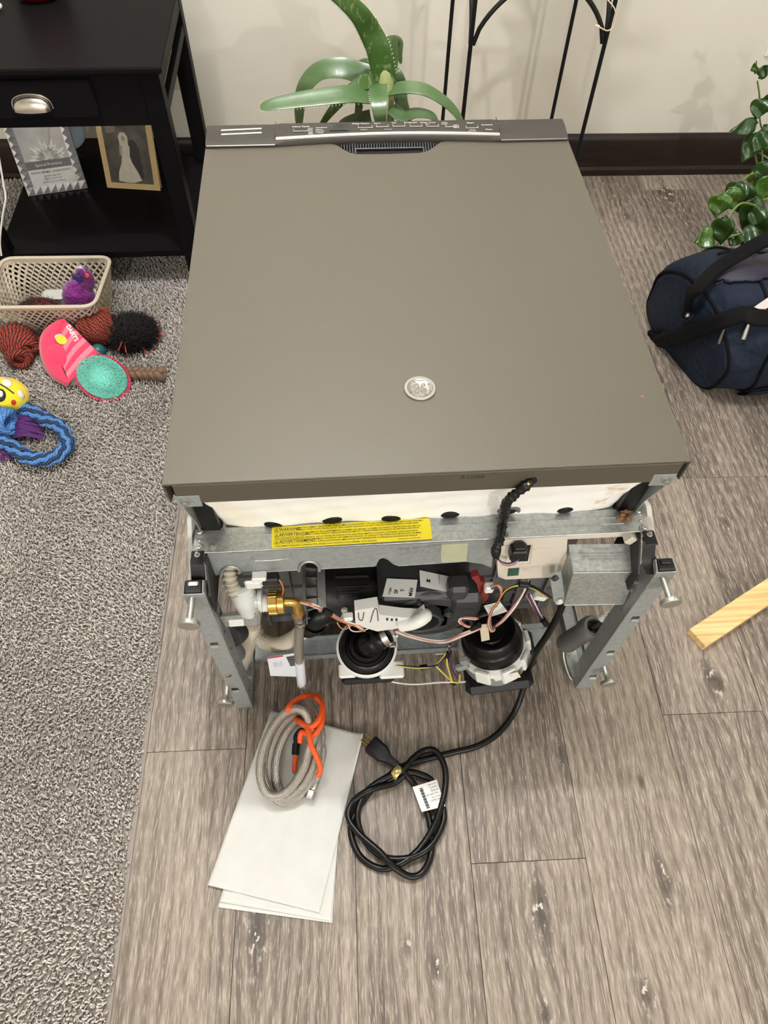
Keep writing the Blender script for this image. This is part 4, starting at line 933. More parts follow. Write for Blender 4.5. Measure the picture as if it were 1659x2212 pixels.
b = MB(); b.tube(spline(loops, 5), rb, 12); b.build('braided_hose', M_braid, HS, 70)
a = pz(680, 1690, .022); c = pz(665, 1732, .018); d = nrm(c-a)
b = MB(); b.lathe([(.0078, 0), (.0078, .012), (.0066, .014)], a-d*.002, d, 16); b.build('end_ferrule', M_steel, HS, 40)
b = MB(); b.lathe([(.0085, 0), (.0088, .001), (.0088, .013), (.0055, .0135), (.0050, .006), (0, .006)], a+d*.014, d, 6); b.build('end_nut', M_steel, HS, 20)
# tag wrapped round the hose
ta_, tb_ = py(647, 1428, -.023), py(652, 1478, -.031); b = MB(); b.cyl(ta_, tb_, .0082, n=20); M_tag = plain('pale_tag_paper', (220, 224, 232), .4, 0, .03); tg = b.build('hose_tag', M_tag, HS, 40)
b = MB(); c4 = [py(577, 1420, -.022), py(638, 1411, -.020), py(642, 1462, -.030), py(584, 1460, -.030)]; b.plate(c4, -.0004); fp = b.build('tag_flap', M_tag, HS, 0)
u = nrm(c4[1]-c4[0]); v = nrm(c4[0]-c4[3]); v = nrm(v-u*(u@v)); N = np.cross(u, v)
if N@(CAM-c4[0]) < 0: N = -N
b = MB()
for k in range(16):
    h = .0018; b.plate([c4[0]+u*.030+N*.0008-v*(.006+k*.0021), c4[0]+u*.043+N*.0008-v*(.006+k*.0021), c4[0]+u*.043+N*.0008-v*(.006+k*.0021+h*(.3+.5*((k*7) % 3)/2)), c4[0]+u*.030+N*.0008-v*(.006+k*.0021+h*(.3+.5*((k*7) % 3)/2))], .0002)
b.build('barcode', M_ink, fp, 0)
b = MB(); b.plate([c4[0]+N*.0008, c4[0]+u*.026+N*.0008, c4[0]+u*.026+N*.0008-v*.0035, c4[0]+N*.0008-v*.0035], .0002); b.build('red_band', plain('red_print', (196, 60, 66), .5), fp, 0)
text_mesh([(s_, .006+.0032*k, -.034, .0018, 90) for k, s_ in enumerate(('stainless steel', 'connector 3/8 in', 'x 3/8 in x 60 in', 'tuyau inox', 'acero inoxidable'))], 'tag_lettering', plain('blue_print', (88, 104, 156), .5), fp, c4[0], u, v, .0009)
# --- orange bungee cord
BG = thing('bungee_cord', 'orange bungee cord with a black hook tied round the hose coil', 'cord', tuple(pz(665, 1590, 0)))
M_or = plain('orange_elastic', (238, 88, 24), .5, 0, .08, 300, .3, 900)
b = MB(); b.tube(spline([pz(636, 1668, .014), pz(637, 1650, .016), pz(639, 1632, .018)], 5), .0042, 10)
b.tube(spline([pz(648, 1604, .055), pz(652, 1582, .065), pz(676, 1588, .068), pz(693, 1566, .070), pz(697, 1536, .064), pz(690, 1508, .050), pz(676, 1502, .040), pz(652, 1506, .058), pz(630, 1520, .072), pz(622, 1534, .078), pz(634, 1548, .040), pz(652, 1562, .070), pz(672, 1570, .076), pz(690, 1552, .078), pz(696, 1524, .070), pz(684, 1508, .060)], 7), .0048, 12)
b.tube(spline([pz(664, 1570, .076), pz(668, 1590, .078), pz(673, 1612, .074), pz(686, 1640, .062), pz(692, 1662, .050), pz(686, 1676, .044)], 6), .0046, 10)
b.build('elastic_cord', M_or, BG, 70)
b = MB(); b.tube(spline([pz(639, 1628, .020), pz(640, 1610, .024), pz(640, 1590, .030), pz(650, 1578, .046), pz(656, 1584, .056)], 6), [.0055]*8+[.0046]*17, 12); b.cyl(pz(638, 1630, .018), pz(640, 1606, .024), .0066, n=14); b.build('plastic_hook', M_blk, BG, 60)
# --- power cord
PC = thing('power_cord', 'black power cord looped on the wood floor with a three prong plug', 'power cord', tuple(pz(860, 1760, 0)))
rc_ = .0054
def zf(z): return z
path = [py(1216, 1305, -.02), py(1203, 1335, -.03), py(1180, 1375, -.035), py(1158, 1408, -.04), pz(1140, 1450, .075), pz(1130, 1490, .040), pz(1110, 1540, .012), pz(1075, 1585, .006), pz(1030, 1612, .005), pz(975, 1626, .005), pz(920, 1640, .007), pz(870, 1655, .014), pz(840, 1676, .014), pz(800, 1710, .006), pz(766, 1760, .005), pz(758, 1800, .005), pz(778, 1850, .006), pz(820, 1876, .006), pz(860, 1868, .012), pz(900, 1840, .012), pz(932, 1795, .014), pz(950, 1750, .018), pz(962, 1700, .020), pz(960, 1655, .018), pz(940, 1622, .014), pz(915, 1622, .012), pz(890, 1640, .018), pz(868, 1665, .022), pz(830, 1682, .016), pz(790, 1712, .014), pz(772, 1760, .014), pz(786, 1812, .012), pz(826, 1850, .010), pz(880, 1854, .012), pz(925, 1832, .016), pz(952, 1790, .012), pz(958, 1750, .010), pz(935, 1690, .012), pz(905, 1672, .014), pz(880, 1670, .016), pz(850, 1692, .012), pz(800, 1706, .022), pz(764, 1730, .016), pz(752, 1764, .016), pz(775, 1800, .018), pz(820, 1840, .022), pz(850, 1872, .020), pz(885, 1893, .010), pz(912, 1885, .008), pz(930, 1850, .010), pz(932, 1800, .008), pz(920, 1745, .008), pz(898, 1700, .010), pz(876, 1672, .018), pz(862, 1656, .020), pz(846, 1645, .018)]
b = MB(); b.tube(spline(path, 6), rc_, 10); b.build('cable', M_blk2, PC, 70)
a = pz(862, 1658, .020); c = pz(800, 1607, .014); d = nrm(c-a); w_ = nrm(np.cross(A(0, 0, 1), d)); n_ = np.cross(d, w_)
LL = np.linalg.norm(c-a)
b = MB(); MM = np.stack([d, w_, n_], 1)
def sec(x, hw, hh): return [a+d*x+w_*sx*hw+n_*sz*hh for sx, sz in ((-1, -.7), (-.7, -1), (.7, -1), (1, -.7), (1, .7), (.7, 1), (-.7, 1), (-1, .7))]
S_ = [(.004, .0058, .0058), (.022, .0066, .0064), (.026, .0085, .0075), (.036, .0135, .0095), (LL-.002, .0150, .0105), (LL, .0140, .0098)]
V = [q for x, hw, hh in S_ for q in sec(x, hw, hh)]; F = [(i*8+k, i*8+(k+1) % 8, (i+1)*8+(k+1) % 8, (i+1)*8+k) for i in range(len(S_)-1) for k in range(8)]+[tuple(range(8)), tuple((len(S_)-1)*8+k for k in range(8))]
b.add(V, F)
for k in range(5): b.lathe([(.0072, 0), (.0072, .002)], a+d*(.006+.0038*k), d, 12)
plug = b.build('plug', M_blk, PC, 30)
for sx, sz in ((-.0062, .0), (.0062, .0)):
    b = MB(); b.box(a+d*(LL+.008)+w_*sx+n_*.002, (.018, .0015, .0064), MM, bev=.0004); b.build('prong', M_brass, plug, 0)
b = MB(); b.cyl(a+d*LL-n_*.005, a+d*(LL+.019)-n_*.005, .0022, .0018, n=10); b.build('prong', M_brass, plug, 40)
b = MB(); k0 = pz(858, 1668, .020); b.tube([k0+w_*.010*math.cos(t)+n_*.0085*math.sin(t)+A(0, 0, -.002) for t in np.linspace(0, 2*math.pi, 20, False)], .0026, 8, closed=True, flat=2.6, up0=d); b.build('twist_tie', plain('iridescent_foil', (206, 190, 120), .2, .7, .4, 90), PC, 40)
c4 = [pz(891, 1700, .021), pz(943, 1684, .022), pz(962, 1741, .021), pz(911, 1754, .020)]
b = MB(); b.plate(c4, -.0005); ct = b.build('cord_tag', M_label, PC, 0)
u = nrm(c4[1]-c4[0]); v = nrm(c4[0]-c4[3]); N = A(0, 0, 1)
text_mesh([(s_, .040, -.006-.0050*k, .0028, 0, 'RIGHT') for k, s_ in enumerate(('10A 125V', '16 AWG', 'E342195', 'SJT 60C VW-1', '3x1.31mm', 'LISTED 5E84', 'CSA'))], 'tag_lettering', M_ink, ct, c4[0]+A(0, 0, .0008), u, v, .0004)
b = MB()
for k in range(14): b.plate([c4[0]+u*.0095-v*(.006+k*.0024)+N*.0009, c4[0]+u*.0150-v*(.006+k*.0024)+N*.0009, c4[0]+u*.0150-v*(.0072+k*.0024+.0006*(k % 2))+N*.0009, c4[0]+u*.0095-v*(.0072+k*.0024+.0006*(k % 2))+N*.0009], .0001)
b.build('barcode', M_ink, ct, 0)
# --- pine board
def pine():
    t = NT('pine'); co = t.coord('Object'); q = t.n('ShaderNodeMapping'); t.set(q.inputs['Vector'], co); q.inputs['Rotation'].default_value = (0, 0, R(-31)); q.inputs['Scale'].default_value = (4, 130, 60)
    g = t.noise(q.outputs[0], 1.0, 3, .5); c = t.ramp(g, [(.3, lin((206, 164, 104))), (.55, lin((232, 197, 138))), (.75, lin((240, 212, 160)))])
    return t.out(c, .55)
a0, a1 = pz(1490, 1358, .019), pz(1521, 1391, .019); dr = nrm(pz(1659, 1248, .019)-a0); wd = nrm(A(-dr[1], dr[0], 0))*-1
bw = .042; BD = thing('pine_board', 'pale pine board lying on the floor right of the dishwasher leg', 'board', (a0[0]+.2, a0[1]+.1, 0))
b = MB(); cc = a0+dr*.30+wd*bw/2; b.box((cc[0], cc[1], .0096), (.60, bw, .0188), np.stack([dr, wd, A(0, 0, 1)], 1), bev=.0012); b.build('board', pine(), BD, 20)
# ================================================================== black end table and what stands on it
def black_wood():
    t = NT('black_lacquered_wood'); co = t.coord(); g = t.noise(t.scaled(co, (8, 90, 90)), 1, 3)
    t.bump(g, .04, .0005); return t.out(t.mix(g, lin((17, 16, 17)), lin((22, 21, 22))), .36, Specular_IOR_Level=.02)
M_bw = black_wood()
TX0, TX1, TY0, TY1, TZ = -.955, -.427, 1.070, 1.535, .558
TB = thing('end_table', 'black wooden end table with one drawer and a lower shelf', 'table', ((TX0+TX1)/2, (TY0+TY1)/2, 0))
b = MB(); b.box(((TX0+TX1)/2, (TY0+TY1)/2, TZ-.0065), (TX1-TX0, TY1-TY0, .013), bev=.003); b.box(((TX0+TX1)/2, (TY0+TY1)/2+.001, TZ-.0155), (TX1-TX0-.016, TY1-TY0-.016, .010), bev=.003); b.build('table_top', M_bw, TB, 30)
LW = .040; xi0, xi1, yi0, yi1 = TX0+.012, TX1-.012, TY0+.016, TY1-.012; ZB = .0125
for x in (xi0+LW/2, xi1-LW/2):
    for y in (yi0+LW/2, yi1-LW/2):
        b = MB(); b.box((x, y, (TZ-.018+ZB)/2), (LW, LW, TZ-.018-ZB), bev=.002); b.build('leg', M_bw, TB, 30)
zc = TZ-.020; ah = .104
b = MB(); b.box(((xi0+xi1)/2, yi0+.010, zc-ah/2), (xi1-xi0-2*LW, .014, ah), bev=.001); b.build('front_apron', M_bw, TB, 20)
b = MB(); b.box(((xi0+xi1)/2, yi1-.012, zc-ah/2), (xi1-xi0-2*LW, .014, ah)); b.build('back_apron', M_bw, TB, 20)
for x in (xi0+.008, xi1-.008):
    b = MB(); b.box((x, (yi0+yi1)/2, zc-.020), (.014, yi1-yi0-2*LW, .040), bev=.001); b.build('side_rail', M_bw, TB, 20)
    b = MB(); b.box((x, (yi0+yi1)/2, zc-.082), (.014, yi1-yi0-2*LW, .022), bev=.001); b.build('side_rail', M_bw, TB, 20)
SZ = .118
b = MB(); b.box(((xi0+xi1)/2, (yi0+yi1)/2+.004, SZ-.010), (xi1-xi0-.01, yi1-yi0-.016, .020), bev=.002); b.build('shelf', M_bw, TB, 20)
dc = py(60, 222, yi0); dxr = py(222, 260, yi0)[0]; dxl = (xi0+xi1)-dxr
b = MB(); b.box(((dxl+dxr)/2, yi0-.001, zc-.044), (dxr-dxl, .016, .076), bev=.004); dw = b.build('drawer', M_bw, TB, 30)
hc = py(67, 222, yi0-.012); b = MB()
hx = (dxl+dxr)/2; hcz = hc[2]
hx = hc[0]
def cup(u, v):
    a = math.pi*u; r = math.sin(v*math.pi/2)
    return A(hx+math.cos(a)*.0385*(1-.0*v), yi0-.009-.022*math.sin(math.pi/2*(1-v*.999))**.7*math.sin(a)**.25, hcz-.012+.026*math.sin(a)*v+.001)
b.grid(lambda u, v: A(hx-math.cos(math.pi*u)*.0385*(1-.04*v), yi0-.010-.020*(math.sin(math.pi*u)**.5)*math.cos(v*math.pi/2)**.8, hcz-.013+.027*(math.sin(math.pi*u)**.6)*math.sin(v*math.pi/2)), 28, 10)
b.tube([A(hx-math.cos(math.pi*u)*.040, yi0-.0092, hcz-.013+.029*math.sin(math.pi*u)**.6) for u in np.linspace(0, 1, 24)], .0022, 6)
b.build('cup_handle', plain('brushed_nickel', (206, 200, 190), .26, 1.0, .04), dw, 60)
# --- red glass ornament and pale ornament on the top
c = pz(88, -10, TZ); RV = thing('red_glass_vase', 'shiny dark red round glass vase on the black table top', 'vase', tuple(c))
t = NT('ruby_glass'); M_ruby = t.out(lin((120, 6, 26)), .06, .35, Coat_Weight=1.0)
b = MB(); b.lathe([(.034, 0), (.046, .003), (.060, .020), (.066, .045), (.058, .080), (.035, .108), (.024, .120), (.022, .135), (.027, .150)], c, (0, 0, 1), 40); b.build('body', M_ruby, RV, 60)
b = MB(); b.lathe([(.027, .150), (.029, .153), (.026, .156), (.021, .153)], c, (0, 0, 1), 30, caps=False); b.build('lip', M_ruby, RV, 60)
c = pz(-2, 22, TZ); WF = thing('white_ornament', 'small glossy white ornament at the left edge of the black table top', 'ornament', tuple(c))
b = MB(); b.sphere(c+A(-.006, 0, .008), (.016, .012, .008), 18, 10); b.build('base', M_wht, WF, 60); b = MB(); b.sphere(c+A(-.01, .004, .026), (.011, .010, .013), 16, 10); b.build('body', M_wht, WF, 60)
# --- silver frame on the shelf
def frame_card(root, px4, yb_, tilt):
    pass
bl, br = pz(62, 425, SZ), pz(190, 407, SZ)
SF = thing('photo_frame', 'silver diamond-cut photo frame with its paper insert on the table shelf', 'photo frame', tuple((bl+br)/2))
u = nrm(br-bl); bkd = nrm(np.cross(A(0, 0, 1), u)); fv = nrm(A(0, 0, 1)*.955+bkd*.29); fn_ = np.cross(u, fv); FWd = np.linalg.norm(br-bl); FH = .235; fo = bl+A(0, 0, .001)
def fp_(x, y, d=0): return fo+u*x+fv*y-fn_*(-d)
t = NT('cut_silver'); M_cut = t.out(lin((226, 226, 230)), .16, .7)
b = MB(); b.prism([fp_(0, 0), fp_(FWd, 0), fp_(FWd, FH), fp_(0, FH)], -fn_*.010); fb = b.build('backing', M_dgrey, SF, 0)
bwid = .021
def facets(x0, y0, x1, y1, along):
    n = max(2, int(round(((x1-x0) if along == 'x' else (y1-y0))/.0190)))
    for k in range(n):
        if along == 'x': q = (x0+(x1-x0)*k/n, y0, x0+(x1-x0)*(k+1)/n, y1)
        else: q = (x0, y0+(y1-y0)*k/n, x1, y0+(y1-y0)*(k+1)/n)
        for h in range(1):
            r_ = q
            b = MB(); m_ = fp_((r_[0]+r_[2])/2, (r_[1]+r_[3])/2, .0048); P4 = [fp_(r_[0], r_[1], .001), fp_(r_[2], r_[1], .001), fp_(r_[2], r_[3], .001), fp_(r_[0], r_[3], .001)]
            b.add(P4+[m_], [(0, 1, 4), (1, 2, 4), (2, 3, 4), (3, 0, 4), (3, 2, 1, 0)]); b.build('mirror_facet', M_cut, fb, 0)
facets(0, 0, FWd, bwid, 'x'); facets(0, FH-bwid, FWd, FH, 'x'); facets(0, bwid, bwid, FH-bwid, 'y'); facets(FWd-bwid, bwid, FWd, FH-bwid, 'y')
def insert_mat():
    t = NT('paper_insert'); t.b.inputs['Specular IOR Level'].default_value = .4; co = t.coord()
    return t.out(t.mix(t.noise(co, 28, 3), lin((150, 148, 146)), lin((206, 203, 200))), .35)
b = MB(); b.prism([fp_(bwid, bwid, .0006), fp_(FWd-bwid, bwid, .0006), fp_(FWd-bwid, FH-bwid, .0006), fp_(bwid, FH-bwid, .0006)], fn_*.0004); pi_ = b.build('paper_insert', insert_mat(), SF, 0)
b = MB()
for k in range(15):
    a = math.pi*(.04+.92*k/14); r0 = .038+.008*(k % 3); c0 = (FWd/2+.006, bwid+.058)
    d = (math.cos(a), math.sin(a)); n2 = (-d[1], d[0])
    P = [fp_(c0[0]+d[0]*.004, c0[1]+d[1]*.004, .0013), fp_(c0[0]+d[0]*r0*.6+n2[0]*.006, c0[1]+d[1]*r0*.6+n2[1]*.006, .0013), fp_(c0[0]+d[0]*r0, c0[1]+d[1]*r0, .0013), fp_(c0[0]+d[0]*r0*.6-n2[0]*.006, c0[1]+d[1]*r0*.6-n2[1]*.006, .0013)]
    b.prism(P, fn_*.0001)
b.build('printed_flower', plain('pale_print', (218, 215, 211), .4, 0, .05), pi_, 0)
b = MB(); b.prism([fp_(bwid, bwid+.040, .0014), fp_(FWd-bwid, bwid+.040, .0014), fp_(FWd-bwid, bwid+.060, .0014), fp_(bwid, bwid+.060, .0014)], fn_*.0002); b.build('printed_band', plain('grey_print', (92, 92, 94), .4), pi_, 0)
b = MB(); b.prism([fp_(bwid, bwid, .0014), fp_(FWd-bwid, bwid, .0014), fp_(FWd-bwid, bwid+.040, .0014), fp_(bwid, bwid+.040, .0014)], fn_*.0002); b.build('printed_panel', plain('pale_grey_print', (206, 205, 203), .4), pi_, 0)
mid = FWd/2
text_mesh([('Special Moments', mid, bwid+.047, .0072, 0, 'CENTER')], 'band_lettering', M_white_ink, pi_, fp_(0, 0, .0018), u, fv, .0003, bold=.004)
text_mesh([('PHOTO FRAME / CADRE PHOTO', mid, bwid+.030, .0050, 0, 'CENTER'), ('selected in glass relief', mid, bwid+.021, .0034, 0, 'CENTER'), ('fabrique en verre relief', mid, bwid+.0145, .0034, 0, 'CENTER'), ('5 x 7 in (12.7 x 17.8 cm)', mid, bwid+.006, .0042, 0, 'CENTER')], 'panel_lettering', M_ink, pi_, fp_(0, 0, .0018), u, fv, .0003, bold=.006)
b = MB(); b.prism([fp_(mid-.02, FH*.7, -.010), fp_(mid+.02, FH*.7, -.010), pz(150, 385, SZ)+A(.02, .10, .001), pz(150, 385, SZ)+A(-.02, .10, .001)], A(0, .002, 0)); b.build('easel_back', M_dgrey, SF, 0)
# --- old wedding photograph in a folded card
bl, br = pz(232, 406, SZ), pz(347, 413, SZ)
WP = thing('wedding_photograph', 'old black and white wedding photograph in a cream folded card on the table shelf', 'photograph', tuple((bl+br)/2))
u = nrm(br-bl); bkd = nrm(np.cross(A(0, 0, 1), u)); fv = nrm(A(0, 0, 1)*.95+bkd*.30); fn_ = np.cross(u, fv); fo = bl+A(0, 0, .001); PWd = np.linalg.norm(br-bl); PH = .205
M_cream = plain('cream_card', (202, 176, 128), .75, 0, .14, 40)
b = MB(); b.prism([fp_(0, 0), fp_(PWd, 0), fp_(PWd, PH), fp_(0, PH)], -fn_*.0016); b.build('card_front', M_cream, WP, 0)
b = MB(); b.prism([fp_(PWd, 0)+bkd*.012, fp_(PWd, PH), fp_(.0, PH), fp_(0, 0)+bkd*.06], -fn_*.0016); b.build('card_back', M_cream, WP, 0)
m_ = .015
def photo_mat():
    t = NT('faded_photo_grey'); co = t.coord(); return t.out(t.ramp(t.noise(co, 26, 4), [(.3, lin((46, 42, 38))), (.7, lin((92, 86, 78)))]), .3)
b = MB(); b.prism([fp_(m_, m_, .0003), fp_(PWd-m_, m_, .0003), fp_(PWd-m_, PH-.008, .0003), fp_(m_, PH-.008, .0003)], fn_*.0004); ph = b.build('photo_print', photo_mat(), WP, 0)
M_dress = plain('faded_photo_white', (198, 190, 176), .35, 0, .18, 70); M_suit = plain('faded_photo_black', (26, 23, 22), .35, 0, .2); M_face = plain('faded_photo_tone', (158, 146, 130), .35, 0, .1)
def printed(name, pts, mat, dd): b = MB(); b.prism([fp_(cx+(x-cx)*.88, m_+(y-m_)*.80, dd) for x, y in pts], fn_*.0001); b.build(name, mat, ph, 0)
cx = PWd*.46
printed('printed_suit', [(cx+.012, m_+.02), (cx+.046, m_+.016), (cx+.044, .115), (cx+.036, .142), (cx+.026, .150), (cx+.014, .142), (cx+.008, .10)], M_suit, .0009)
printed('printed_gown', [(cx-.034, m_+.006), (cx-.012, m_+.002), (cx+.012, m_+.002), (cx+.038, m_+.010), (cx+.030, .050), (cx+.016, .080), (cx+.012, .098), (cx+.016, .128), (cx+.008, .140), (cx-.008, .140), (cx-.016, .126), (cx-.012, .098), (cx-.016, .080), (cx-.030, .048)], M_dress, .0011)
printed('printed_veil', [(cx-.013, .130), (cx+.013, .130), (cx+.014, .158), (cx+.007, .170), (cx-.007, .170), (cx-.014, .158)], M_dress, .0012)
printed('printed_face', [(cx+.0055*math.cos(t), .152+.008*math.sin(t)) for t in np.linspace(0, 6.28, 12, False)], M_face, .0014)
printed('printed_sleeve', [(cx-.018, .100), (cx-.010, .104), (cx-.006, .132), (cx-.015, .130)], M_face, .0013)
printed('printed_wall', [(m_+.004, PH-.040), (cx-.02, PH-.036), (cx-.02, PH-.012), (m_+.004, PH-.012)], plain('faded_photo_mid', (120, 112, 102), .35, 0, .2), .0008)
# --- pale blue plate leaning at the back of the shelf
pc_ = pz(160, 323, SZ); PL_ = thing('pale_blue_plate', 'pale blue round plate leaning behind the two photographs on the shelf', 'plate', (pc_[0], pc_[1], SZ))
M_pb = plain('pale_blue_ceramic', (148, 164, 176), .25, 0, .05); b = MB(); ax_ = nrm((.1, -.93, .35)); b.lathe([(.050, .010), (.048, .004), (.036, -.003), (0, -.003), (0, -.006), (.038, -.006), (.051, .006), (.050, .010)], A(pc_[0]-.004, pc_[1]+.012, SZ+.052), ax_, 44, caps=False); b.build('dish', M_pb, PL_, 50)
b = MB(); b.lathe([(.030, -.006), (.030, -.010), (.027, -.010), (.027, -.006)], A(pc_[0]-.004, pc_[1]+.012, SZ+.052), ax_, 36, caps=False); b.build('foot_ring', M_pb, PL_, 40)
# --- cable at the far left
CB = thing('white_cable', 'thin white cable hanging at the left behind the silver frame', 'cable', tuple(pz(4, 560, .01)))
b = MB(); b.tube(spline([py(-4, 330, 1.08), py(8, 400, 1.075), py(12, 430, 1.07), py(5, 470, 1.068), py(0, 520, 1.066), py(3, 552, 1.064)], 6), .0022, 8); b.build('strand', M_wht, CB, 60)
b = MB(); b.tube(spline([py(-12, 360, 1.09), py(2, 425, 1.08), py(9, 455, 1.075), py(1, 500, 1.07), py(-6, 540, 1.066)], 6), .0022, 8); b.build('strand', M_lgrey, CB, 60)
# ================================================================== basket
M_bask = plain('beige_plastic', (196, 184, 164), .5, 0, .03)
BK = thing('plastic_basket', 'beige lattice plastic basket of pet toys in front of the table', 'basket', (-.79, .98, .010))
zb, zr = .014, .125
F4 = [pz(-22, 712, zb)*0+A(-.905, .925, zb), A(-.690, .918, zb), A(-.678, 1.052, zb), A(-.900, 1.058, zb)]
R4 = [A(-.925, .893, zr), A(-.667, .885, zr), A(-.652, 1.066, zr), A(-.918, 1.074, zr)]
def rring(c4, r, n=6):
    out = []; cen = sum(c4)/4
    for k in range(4):
        p0, p1, p2 = c4[k-1], c4[k], c4[(k+1) % 4]; a = p1+nrm(p0-p1)*r; c = p1+nrm(p2-p1)*r
        for t in np.linspace(0, 1, n): out.append(a*(1-t)**2+p1*2*t*(1-t)+c*t*t)
    return out
RB, RR = rring(F4, .03), rring(R4, .03); NR = len(RB)
b = MB(); b.tube(RR, .0050, 10, closed=True, flat=.8); b.build('rim', M_bask, BK, 60)
b = MB(); b.add(RB+[q+A(0, 0, .002) for q in RB], [tuple(range(NR)), tuple(range(NR, 2*NR))]+[(k, (k+1) % NR, NR+(k+1) % NR, NR+k) for k in range(NR)]); b.tube(RB, .003, 8, closed=True); b.build('bottom', M_bask, BK, 30)
# perimeter parameterisation
def per(ring):
    P = np.array(ring+[ring[0]]); L = np.r_[0, np.cumsum(np.linalg.norm(np.diff(P, axis=0), axis=1))]; return P, L/L[-1]
PB, LB = per(RB); PR, LR = per(RR)
def wallpt(s, h):
    s = s % 1.0
    a = np.array([np.interp(s, LB, PB[:, k]) for k in range(3)]); c = np.array([np.interp(s, LR, PR[:, k]) for k in range(3)]); return a*(1-h)+c*h
lat = []
for k in range(46):
    for dr_ in (-1, 1):
        b = MB(); s0 = k/46; pts = [wallpt(s0+dr_*.115*h, h) for h in np.linspace(.0, .9, 9)]
        b.tube(pts, .0034, 6, flat=.6); b.build('lattice_bar', M_bask, BK, 60)
b = MB(); b.grid(lambda u, v: wallpt(u, .86+.14*v), 80, 3, True); b.build('wall_band', M_bask, BK, 60, solid=.0025)
b = MB(); b.grid(lambda u, v: wallpt(u, .0+.10*v), 80, 3, True); b.build('lower_band', M_bask, BK, 60, solid=.0025)
# --- fuzz helper
def fuzz(name, P, Nn, length, r, mat, parent, jitter=.5, cols=None):
    P = np.asarray(P); Nn = np.asarray(Nn); n = len(P); d = Nn+rng.normal(0, jitter, P.shape); d /= np.linalg.norm(d, axis=1, keepdims=True)
    L = length*rng.uniform(.6, 1.2, (n, 1)); a = np.cross(d, rng.normal(size=P.shape)); a /= np.linalg.norm(a, axis=1, keepdims=True); c = np.cross(d, a)
    V = np.stack([P+a*r, P-a*r*.5+c*r*.87, P-a*r*.5-c*r*.87, P+d*L], 1).reshape(-1, 3); tri = np.array([(0, 1, 3), (1, 2, 3), (2, 0, 3)])
    T = (tri[None]+(np.arange(n)*4)[:, None, None]).reshape(-1, 3); return stuff(bigmesh(name, V, T, mat, parent))
def ellpts(c, r, n, rot=None, cond=None):
    d = rng.normal(size=(n, 3)); d /= np.linalg.norm(d, axis=1, keepdims=True)
    if cond is not None: d = d[cond(d)]
    r = np.asarray(r); M_ = np.eye(3) if rot is None else np.asarray(rot); P = c+(d*r)@M_.T; N = (d/r)@M_.T; N /= np.linalg.norm(N, axis=1, keepdims=True); return P, N
# purple plush in the basket
M_pur = plain('purple_plush', (140, 34, 138), .9, 0, .35, 200, Sheen_Weight=.6)
c = py(168, 642, .965); PT = thing('purple_plush_toy', 'fluffy purple plush toy with a shiny fabric tag sitting in the basket', 'plush toy', (c[0], c[1], .02))
def blob(c, r, amp, k, nu=36, nv=24, rot=None):
    b = MB(); M_ = np.eye(3) if rot is None else np.asarray(rot)
    def fn(u, v):
        t = 2*math.pi*u; p_ = math.pi*(v*.998+.001); d = A(math.cos(t)*math.sin(p_), math.sin(t)*math.sin(p_), -math.cos(p_))
        n = amp*(math.sin(d[0]*k+1)*math.sin(d[1]*k*1.1)+.6*math.sin(d[2]*k*1.7+d[0]*4))
        return c+M_@(d*np.asarray(r)*(1+n))
    b.grid(fn, nu, nv, True); return b
cc = A(c[0], .972, .072); blob(cc, (.036, .030, .052), .04, 7).build('body', M_pur, PT, 70)
P, N = ellpts(cc, (.036, .030, .052), 5200); fuzz('fur', P, N, .006, .0013, M_pur, PT)
c2 = py(184, 602, .985); blob(c2, (.017, .015, .030), .04, 7).build('ear', M_pur, PT, 70); P, N = ellpts(c2, (.017, .015, .030), 1800); fuzz('fur', P, N, .006, .0012, M_pur, PT)
b = MB(); q = py(166, 598, .955); b.grid(lambda u, v: q+A((u-.5)*.022, -.006*math.sin(u*3.1), (v-.5)*.018+.004*math.sin(u*6)), 8, 6); b.build('tag_patch', plain('navy_satin', (46, 46, 108), .35), PT, 60, solid=.001)
b = MB(); q = py(174, 582, .96); b.tube(spline([q+A(-.012, 0, -.006), q+A(-.006, -.003, .008), q+A(.006, -.003, .008), q+A(.008, 0, -.006)], 6), .0042, 8, flat=.4); b.build('ribbon_tag', plain('silver_satin', (188, 190, 198), .25, .3, .3, 120), PT, 60)
b = MB(); q = py(188, 595, .965); b.sphere(q, (.006, .005, .007), 10, 8); b.build('orange_patch', plain('orange_felt', (206, 82, 60), .8), PT, 60)
# hairbrush
HB = thing('hairbrush', 'dark bristled hairbrush with a red rim lying in the basket', 'hairbrush', tuple(pz(85, 655, .02)))
c = pz(85, 668, .075); b = MB(); b.sphere(c, (.046, .026, .016), 26, 14, rotm((1, 0, 0), .5)); b.build('cushion', plain('dark_red_rubber', (96, 22, 24), .5), HB, 60)
b = MB(); b.tube([c+rotm((1, 0, 0), .5)@A(math.cos(t)*.048, math.sin(t)*.028, -.003) for t in np.linspace(0, 2*math.pi, 40, False)], .0032, 8, closed=True); b.tube(spline([c+A(-.046, 0, -.002), c+A(-.07, .002, -.004), c+A(-.115, .006, -.006)], 6), [.009]*3+[.007]*6+[.008]*4, 12); b.build('handle', plain('red_wood', (120, 36, 30), .35), HB, 60)
P, N = ellpts(c, (.045, .025, .015), 1500, rotm((1, 0, 0), .5), lambda d: d[:, 2] > .15); fuzz('bristles', P, N, .015, .0007, plain('brown_bristle', (44, 32, 30), .6), HB, .12)
